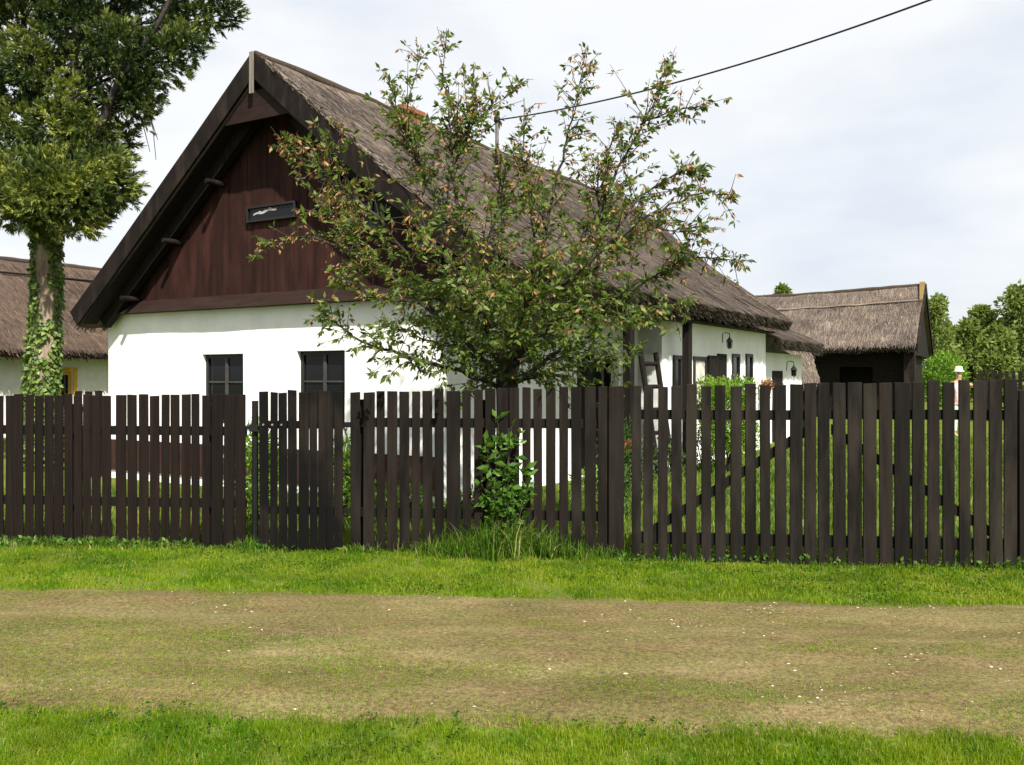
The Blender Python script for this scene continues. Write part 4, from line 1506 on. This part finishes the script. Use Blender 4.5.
tl = np.clip(rng.normal(.48, .2, g.sum()) + .35 * (fbm(P[g, 0] * 2.5, P[g, 2] * 2.5, 3) - .5), 0, 1)
leaves('crown', P[g], D[g], L[g], L[g] * .42, tl, 'cherry_leaf', cherry, fold=.18)
leaves('withered_blossom', P[isb], D[isb] + np.array([0, 0, -.3]), L[isb] * .74, L[isb] * .30, rng.uniform(0, 1, isb.sum()), 'blossom', cherry)

# suckers in front of the fence
q = at(505, 520, 8.2)
sap = empty('leafy_sapling', (q.x, q.y, 0), 'leafy green cherry suckers growing up against the front of the fence', 'sapling')
mb = MB(); rec = []
for (tx, ty) in ((497, 415), (512, 425), (520, 432), (485, 440), (503, 450), (528, 465), (480, 478), (492, 490), (520, 488), (508, 470), (500, 500), (530, 480), (515, 505), (488, 505)):
    tip = at(tx, ty, 8.25 + rr.uniform(-.08, .1))
    b0 = Vector((q.x + rr.uniform(-.06, .06), 8.25, 0))
    mid = b0.lerp(tip, .6) + Vector((rr.uniform(-.04, .04), rr.uniform(-.05, .03), 0))
    mb.tube([b0, mid, tip], [.008, .006, .003], 6)
    twig_leaves(rec, [b0.lerp(mid, .6), mid, tip], 22, .095, 0, rr)
mb.build('stem', 'cherry_bark', sap)
P = np.array([r_[0] for r_ in rec]); D = np.array([r_[1] for r_ in rec]); L = np.array([r_[2] for r_ in rec])
P[:, 1] = np.minimum(P[:, 1], y_fence(P[:, 0]) - .045)
leaves('foliage', P, D + np.array([0, -.35, 0]), L, L * .5, rng.normal(.5, .22, len(P)), 'sapling', sap, fold=.15)

# big conifer on the left
DC = 16.0
cb = at(45, 400, DC)
con = empty('conifer_tree', (cb.x, cb.y, 0), 'tall old conifer with bushy yellow-green crown and tan trunk, left of the farmhouse', 'tree')
mb = MB()
tp = [at(42, 470, DC), at(41, 395, DC), at(44, 340, DC), at(47, 290, DC), at(46, 240, DC), at(45, 205, DC)]
tp[0].z = -.05
mb.tube(tp, [.36, .25, .215, .20, .195, .22], 20)
mb.build('trunk', 'bark', con, smooth=True)
mb = MB()
stems = [[(47, 225, 0), (66, 150, -.2), (74, 70, -.1), (78, -40, 0), (80, -180, 0)], [(44, 225, 0), (30, 150, .3), (27, 60, .4), (15, -60, .5)], [(50, 218, 0), (90, 150, -.3), (120, 80, -.4), (160, 20, -.5), (190, -50, -.5)],
         [(40, 220, 0), (5, 170, .0), (-40, 110, 0), (-60, 30, .2)]]
for s_ in stems:
    pl = smoothline([at(x_, y_, DC + dz) for x_, y_, dz in s_], 5)
    mb.tube(pl, [.10 * (1 - .75 * i / (len(pl) - 1)) for i in range(len(pl))], 10)
lobes = [(55, 66, 20, .3), (74, 98, 26, -.3), (36, 84, 20, .5), (88, 60, 20, .0), (60, 125, 26, -.4), (70, 25, 34, -.2), (30, 60, 30, -.3), (18, 190, 40, -.7), (62, 192, 42, -.9), (103, 176, 31, -.4), (92, 142, 27, -.2), (8, 140, 40, -.2), (118, 190, 19, 0), (75, 212, 26, -.5), (30, 208, 22, -.4), (50, 160, 30, .9), (95, 205, 20, .3),
         (12, 90, 32, .2), (78, 118, 26, .5), (130, 108, 26, .1), (112, 76, 32, .5), (140, 92, 22, -.2), (160, 60, 28, -.2), (182, 45, 19, -.3), (188, 22, 24, 0), (232, 14, 13, 0), (212, 12, 20, .1), (150, 20, 38, .6), (100, 28, 34, .9), (120, 45, 28, -.5),
         (8, 30, 36, .3), (58, 12, 20, .8), (138, 70, 22, .8), (118, 140, 16, .3), (40, 110, 18, 1.0),
         (60, -60, 80, 0), (140, -60, 60, 0), (40, -150, 60, 0), (90, -140, 50, .3), (-25, -40, 60, 0), (-50, 100, 58, 0), (-45, 180, 45, .2), (-60, 0, 60, 0), (60, -230, 40, 0), (200, -40, 40, 0)]
P_, D_, T_, L_ = [], [], [], []
cr = np.random.default_rng(5)
k_ = DC / F
for (lx, ly, lr, dz) in lobes:
    c = np.array(at(lx, ly, DC + dz))
    r = lr * k_
    inside = ly > -70
    nt_ = int((lr ** 2) * ((.50 if ly > 125 else .36) if inside else .13))
    d = unit(cr.normal(size=(nt_, 3)))
    rad = cr.uniform(.05, 1.0, nt_) ** .5 * np.where(cr.uniform(0, 1, nt_) < .22, cr.uniform(1.0, 1.38, nt_), 1.0)
    pc = c + d * (r * rad)[:, None] * np.array([1, 1, .95])
    out = unit(d + np.array([0, 0, .25]) + cr.normal(0, .35, (nt_, 3)) + unit(c - np.array(at(46, ly, DC)) + 1e-6)[None] * .4)
    # every tuft is a flat fan of scale sprays
    for j in range(nt_):
        m_ = 30
        ax_ = out[j]
        sd = unit(np.cross(ax_, cr.normal(size=3)))
        a_ = cr.uniform(-.95, .95, m_)
        off = cr.uniform(0, .5, m_)
        tl = .15 * (1.0 + .25 * cr.normal())
        p = pc[j] + ax_ * (off * tl)[:, None]
        dd = ax_[None] * np.cos(a_)[:, None] + sd[None] * np.sin(a_)[:, None] + cr.normal(0, .18, (m_, 3))
        P_.append(p); D_.append(dd)
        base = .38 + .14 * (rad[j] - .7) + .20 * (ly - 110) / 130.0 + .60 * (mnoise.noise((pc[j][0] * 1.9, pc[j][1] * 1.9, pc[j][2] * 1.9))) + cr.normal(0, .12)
        T_.append(np.clip(base + cr.normal(0, .08, m_), 0, 1))
        L_.append(tl * cr.uniform(.3, .75, m_))
    # limb to the lobe
    st = at(60 if lx > 40 else 34, min(ly + 35, 222), DC)
    if inside:
        mb.tube(smoothline([st, st.lerp(Vector(c), .5) + Vector((0, 0, .08)), Vector(c)], 4), [.032 - .003 * i for i in range(9)], 6)
# a few bare hanging twigs
for (x0, y0, x1, y1) in ((148, 125, 156, 160), (140, 128, 150, 152), (150, 128, 158, 140)):
    mb.tube([at(x0, y0 - 12, DC), at(x0 + 5, y0 + 4, DC - .1), at(x1, y1, DC - .1)], [.012, .008, .005], 5)
mb.build('limbs', 'cherry_bark', con, smooth=True)
P = np.concatenate(P_); D = np.concatenate(D_); T = np.concatenate(T_); L = np.concatenate(L_)
print('CONIFER', len(P))
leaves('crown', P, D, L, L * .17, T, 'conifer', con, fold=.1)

# ivy on the trunk
n = 5200
zz = cr.uniform(.1, 4.6, n)
ang = cr.uniform(0, 2 * np.pi, n)
zk = np.array([p.z for p in tp]); xk = np.array([p.x for p in tp]); yk = np.array([p.y for p in tp]); rk = np.array([.36, .25, .215, .20, .195, .22])
px_, py_, rk_ = np.interp(zz, zk, xk), np.interp(zz, zk, yk), np.interp(zz, zk, rk)
dens = fbm(ang * 1.3 + 2, zz * 1.1, 71)
bare = np.exp(-(((ang - 4.95 - .12 * np.sin(zz * 2.4 + .5)) / .5) ** 2)) * np.clip((zz - 2.55) / .25, 0, 1) * np.clip((4.0 - zz) / .3, 0, 1)
bare2 = np.exp(-(((ang - 5.1) / .7) ** 4)) * np.exp(-((zz - 2.0 - .42 * (ang - 5.0)) / .17) ** 2)
keep = dens - .45 * bare - .45 * bare2 > .36 - .12 * np.clip(2.6 - zz, 0, 1)
zz, ang, px_, py_, rk_ = zz[keep], ang[keep], px_[keep], py_[keep], rk_[keep]
n = len(zz)
o_ = np.stack([np.cos(ang), np.sin(ang), np.zeros(n)], 1)
P = np.stack([px_, py_, zz], 1) + o_ * (rk_ + cr.uniform(.0, .05, n))[:, None]
D = np.array([[0, 0, -.9]]) + cr.normal(0, .45, (n, 3)) + o_ * .45
ivy = leaves('climbing_ivy', P, D, .088 * cr.uniform(.5, 1.25, n), .085 * cr.uniform(.6, 1.1, n), cr.normal(.5, .24, n), 'ivy', None, origin=(cb.x, cb.y, 0), fold=.12, spin=o_ + cr.normal(0, .3, (n, 3)))
tag(ivy, 'green ivy climbing the trunk of the big conifer', 'ivy')

# distant trees
def far_tree(name, label, px, d, top, base_h, wid, n, seed, crown0=.12, group='poplars and bushes beyond the yard'):
    g_ = np.random.default_rng(seed)
    c = at(px, 378, d)
    hgt = CAMH + (HY - top) / F * d
    rw = wid / F * d
    root = empty(name, (c.x, c.y, 0), label, 'tree', group)
    mb = MB()
    mb.tube([(c.x, c.y, -.1), (c.x + .1, c.y, hgt * .5), (c.x, c.y, hgt * .92)], [.028 * hgt, .018 * hgt, .004 * hgt], 8)
    P_, D_, T_ = [], [], []
    nl = 26
    for k in range(nl):
        f = crown0 + (1 - crown0) * (k + .5) / nl
        prof = math.sin(math.pi * min(1, (f - crown0) / (1 - crown0) * .8 + .2)) ** .7
        a_ = g_.uniform(0, 2 * np.pi)
        off = rw * prof * g_.uniform(.15, .75)
        lc = np.array([c.x + off * math.cos(a_), c.y + off * math.sin(a_), hgt * f])
        lr = rw * (.20 + .30 * prof) * g_.uniform(.7, 1.2)
        if k == nl - 1:
            lc[:2] = (c.x, c.y); lr = rw * .2; lc[2] = hgt - lr
        m_ = int(n / nl)
        dd = unit(g_.normal(size=(m_, 3)))
        rad = g_.uniform(.1, 1, m_) ** .4
        P_.append(lc + dd * (lr * rad)[:, None] * np.array([1, 1, 1.25]))
        D_.append(dd + g_.normal(0, .7, (m_, 3)))
        T_.append(g_.normal(.5 + g_.normal(0, .10), .2, m_))
        mb.tube([(c.x, c.y, hgt * f * .75), tuple(lc)], [.008 * hgt, .003 * hgt], 5, cap=False)
    mb.build('trunk', 'bark', root)
    P = np.concatenate(P_); P[:, 2] = np.maximum(P[:, 2], .1)
    L = .0052 * d * g_.uniform(.6, 1.3, len(P))
    leaves('crown', P, np.concatenate(D_), L, L * .6, np.concatenate(T_), 'far_leaf', root)
    return root

ft = [('tall pale poplar right behind the barn gable', 935, 62, 299, 26, 9), ('bushy round tree in the middle of the far row', 968, 66, 322, 22, 3),
      ('slender tree rising between the far round trees', 982, 72, 308, 22, 4), ('tall dark-topped poplar at the far right', 1016, 70, 290, 30, 5),
      ('poplar beyond the picture edge at the far right', 1058, 74, 300, 34, 6), ('low tree beside the far fence', 1000, 60, 330, 26, 7),
      ('treetop peeping over the barn ridge', 781, 80, 287, 18, 8), ('low spreading tree behind the person with the hat', 950, 76, 330, 26, 9)]
for k, (lb, px, d, top, wid, sd) in enumerate(ft):
    far_tree('poplar_tree', lb, px, d, top, 0, wid, 5200, 200 + sd + k, crown0=.1)
shrub('barn_bush', 'bright green bush at the right corner of the barn', (at(945, 380, 44).x, 44, 1.5), (1.15, 1.0, 1.55), 2600, .2, 'shrub', tintb=0.0)

# ------------------------------------------------------------------ person with a hat
DP = 25.0
pp = at(958.5, 378, DP)
person = empty('person', (pp.x, pp.y, 0), 'person in a pale hat and pink-white top standing in the yard beyond the wide gate', 'person')
M['skin'] = plain('skin', (0.45, 0.27, 0.19), 0.6, bstr=0)
M['shirt'] = plain('pink_white_shirt', (0.62, 0.5, 0.54), 0.8)
M['hat'] = plain('straw_hat', (0.66, 0.6, 0.46), 0.8)
M['trousers'] = plain('white_trousers', (0.6, 0.58, 0.58), 0.85)


def skin_body(name, joints, edges, mat, parent, root=0):
    me = bpy.data.meshes.new(name)
    me.from_pydata([(j[0], j[1], j[2] * 1.05) for j in joints], edges, [])
    o = bpy.data.objects.new(name, me)
    COL.objects.link(o)
    o.parent = parent
    me.materials.append(M[mat])
    sk = o.modifiers.new('skin', 'SKIN'); sk.use_smooth_shade = True
    for v, j in zip(me.skin_vertices[0].data, joints):
        v.radius = (j[3], j[4] if len(j) > 4 else j[3])
    me.skin_vertices[0].data[root].use_root = True
    sb = o.modifiers.new('sub', 'SUBSURF'); sb.levels = 1; sb.render_levels = 2
    return o

J = [(0, 0, .92, .13, .10), (0, 0, 1.12, .12, .09), (0, 0, 1.36, .15, .10), (0, 0, 1.47, .055), (0, -.01, 1.56, .075, .09), (0, -.01, 1.66, .075, .09),
     (.17, 0, 1.38, .055), (.30, -.10, 1.33, .045), (.46, -.22, 1.38, .035), (.53, -.26, 1.40, .03),
     (-.17, 0, 1.38, .055), (-.24, .0, 1.12, .043), (-.22, -.08, .88, .034), (-.21, -.10, .80, .03),
     (.09, 0, .86, .085), (.10, -.01, .48, .06), (.10, .02, .08, .042), (.10, -.13, .03, .035),
     (-.09, 0, .86, .085), (-.10, -.01, .48, .06), (-.10, .02, .08, .042), (-.10, -.13, .03, .035)]
E = [(0, 1), (1, 2), (2, 3), (3, 4), (4, 5), (2, 6), (6, 7), (7, 8), (8, 9), (2, 10), (10, 11), (11, 12), (12, 13), (0, 14), (14, 15), (15, 16), (16, 17), (0, 18), (18, 19), (19, 20), (20, 21)]
skin_body('body', J, E, 'skin', person)
JS = [(0, 0, .86, .15, .12), (0, 0, 1.12, .135, .105), (0, 0, 1.36, .165, .115), (0, 0, 1.44, .07), (.17, 0, 1.38, .068), (.29, -.09, 1.335, .058), (-.17, 0, 1.38, .068), (-.235, .0, 1.14, .056)]
skin_body('shirt', JS, [(0, 1), (1, 2), (2, 3), (2, 4), (4, 5), (2, 6), (6, 7)], 'shirt', person)
JT = [(0, 0, .93, .145, .115), (.09, 0, .84, .098), (.10, -.01, .48, .075), (.10, .02, .12, .062), (-.09, 0, .84, .098), (-.10, -.01, .48, .075), (-.10, .02, .12, .062)]
skin_body('trousers', JT, [(0, 1), (1, 2), (2, 3), (0, 4), (4, 5), (5, 6)], 'trousers', person)
mb = MB()
mb.lathe((pp.x, pp.y - .01, 1.785), [(.075, .0), (.145, -.02), (.15, -.005), (.105, .02), (.10, .09), (.075, .13), (.02, .14)], 18)
mb.build('hat', 'hat', person, smooth=True)

# ------------------------------------------------------------------ light, sky, camera
L = Vector((-.250, .615, -.748)).normalized()
sun = bpy.data.lights.new('sun', 'SUN')
sun.energy = 5.0
sun.angle = R(0.8)
sun.color = (1.0, 0.955, 0.87)
so = bpy.data.objects.new('sun', sun)
COL.objects.link(so)
so.rotation_euler = L.to_track_quat('-Z', 'Y').to_euler()
so.location = (-6, -20, 30)

w = bpy.data.worlds.new('World')
sc.world = w
w.use_nodes = True
nt = w.node_tree
bg = nt.nodes['Background']
sky = nt.nodes.new('ShaderNodeTexSky')
sky.sky_type = 'NISHITA'
sky.sun_disc = False
el = math.asin(-L.z)
sky.sun_elevation = el
sky.sun_rotation = math.atan2(-L.x, -L.y)
sky.dust_density = 2.0
nt.links.new(sky.outputs[0], bg.inputs['Color'])
bg.inputs['Strength'].default_value = 0.08
bg2 = nt.nodes.new('ShaderNodeBackground')
tc = nt.nodes.new('ShaderNodeTexCoord')
mp = nt.nodes.new('ShaderNodeMapping')
mp.inputs['Scale'].default_value = (1.6, 1.6, 4.2)
mp.inputs['Location'].default_value = (0.35, 0.1, 0.25)
nt.links.new(tc.outputs['Generated'], mp.inputs['Vector'])
cn = noise(nt, mp.outputs[0], 1.5, 6, 0.5)
cr_ = ramp(nt, [(0.33, (0.72, 0.775, 0.86)), (0.45, (0.86, 0.89, 0.925)), (0.54, (0.965, 0.972, 0.98)), (0.75, (1.0, 1.0, 0.995))], cn)
nt.links.new(cr_.outputs[0], bg2.inputs['Color'])
bg2.inputs['Strength'].default_value = 0.575
mx = nt.nodes.new('ShaderNodeMixShader')
mx.inputs[0].default_value = 0.88
nt.links.new(bg.outputs[0], mx.inputs[1])
nt.links.new(bg2.outputs[0], mx.inputs[2])
nt.links.new(mx.outputs[0], nt.nodes['World Output'].inputs['Surface'])

cam = bpy.data.cameras.new('camera')
co = bpy.data.objects.new('camera', cam)
COL.objects.link(co)
co.location = (0, 0, CAMH)
co.rotation_euler = (R(90), 0, 0)
cam.sensor_width = 36
cam.lens = 36 * F / 1024
cam.shift_y = -(382.5 - HY) / 1024
cam.clip_start = 0.1
cam.clip_end = 4000
sc.camera = co
sc.view_settings.view_transform = 'Standard'
sc.view_settings.look = 'None'
sc.view_settings.exposure = 0.92
sc.view_settings.gamma = 1
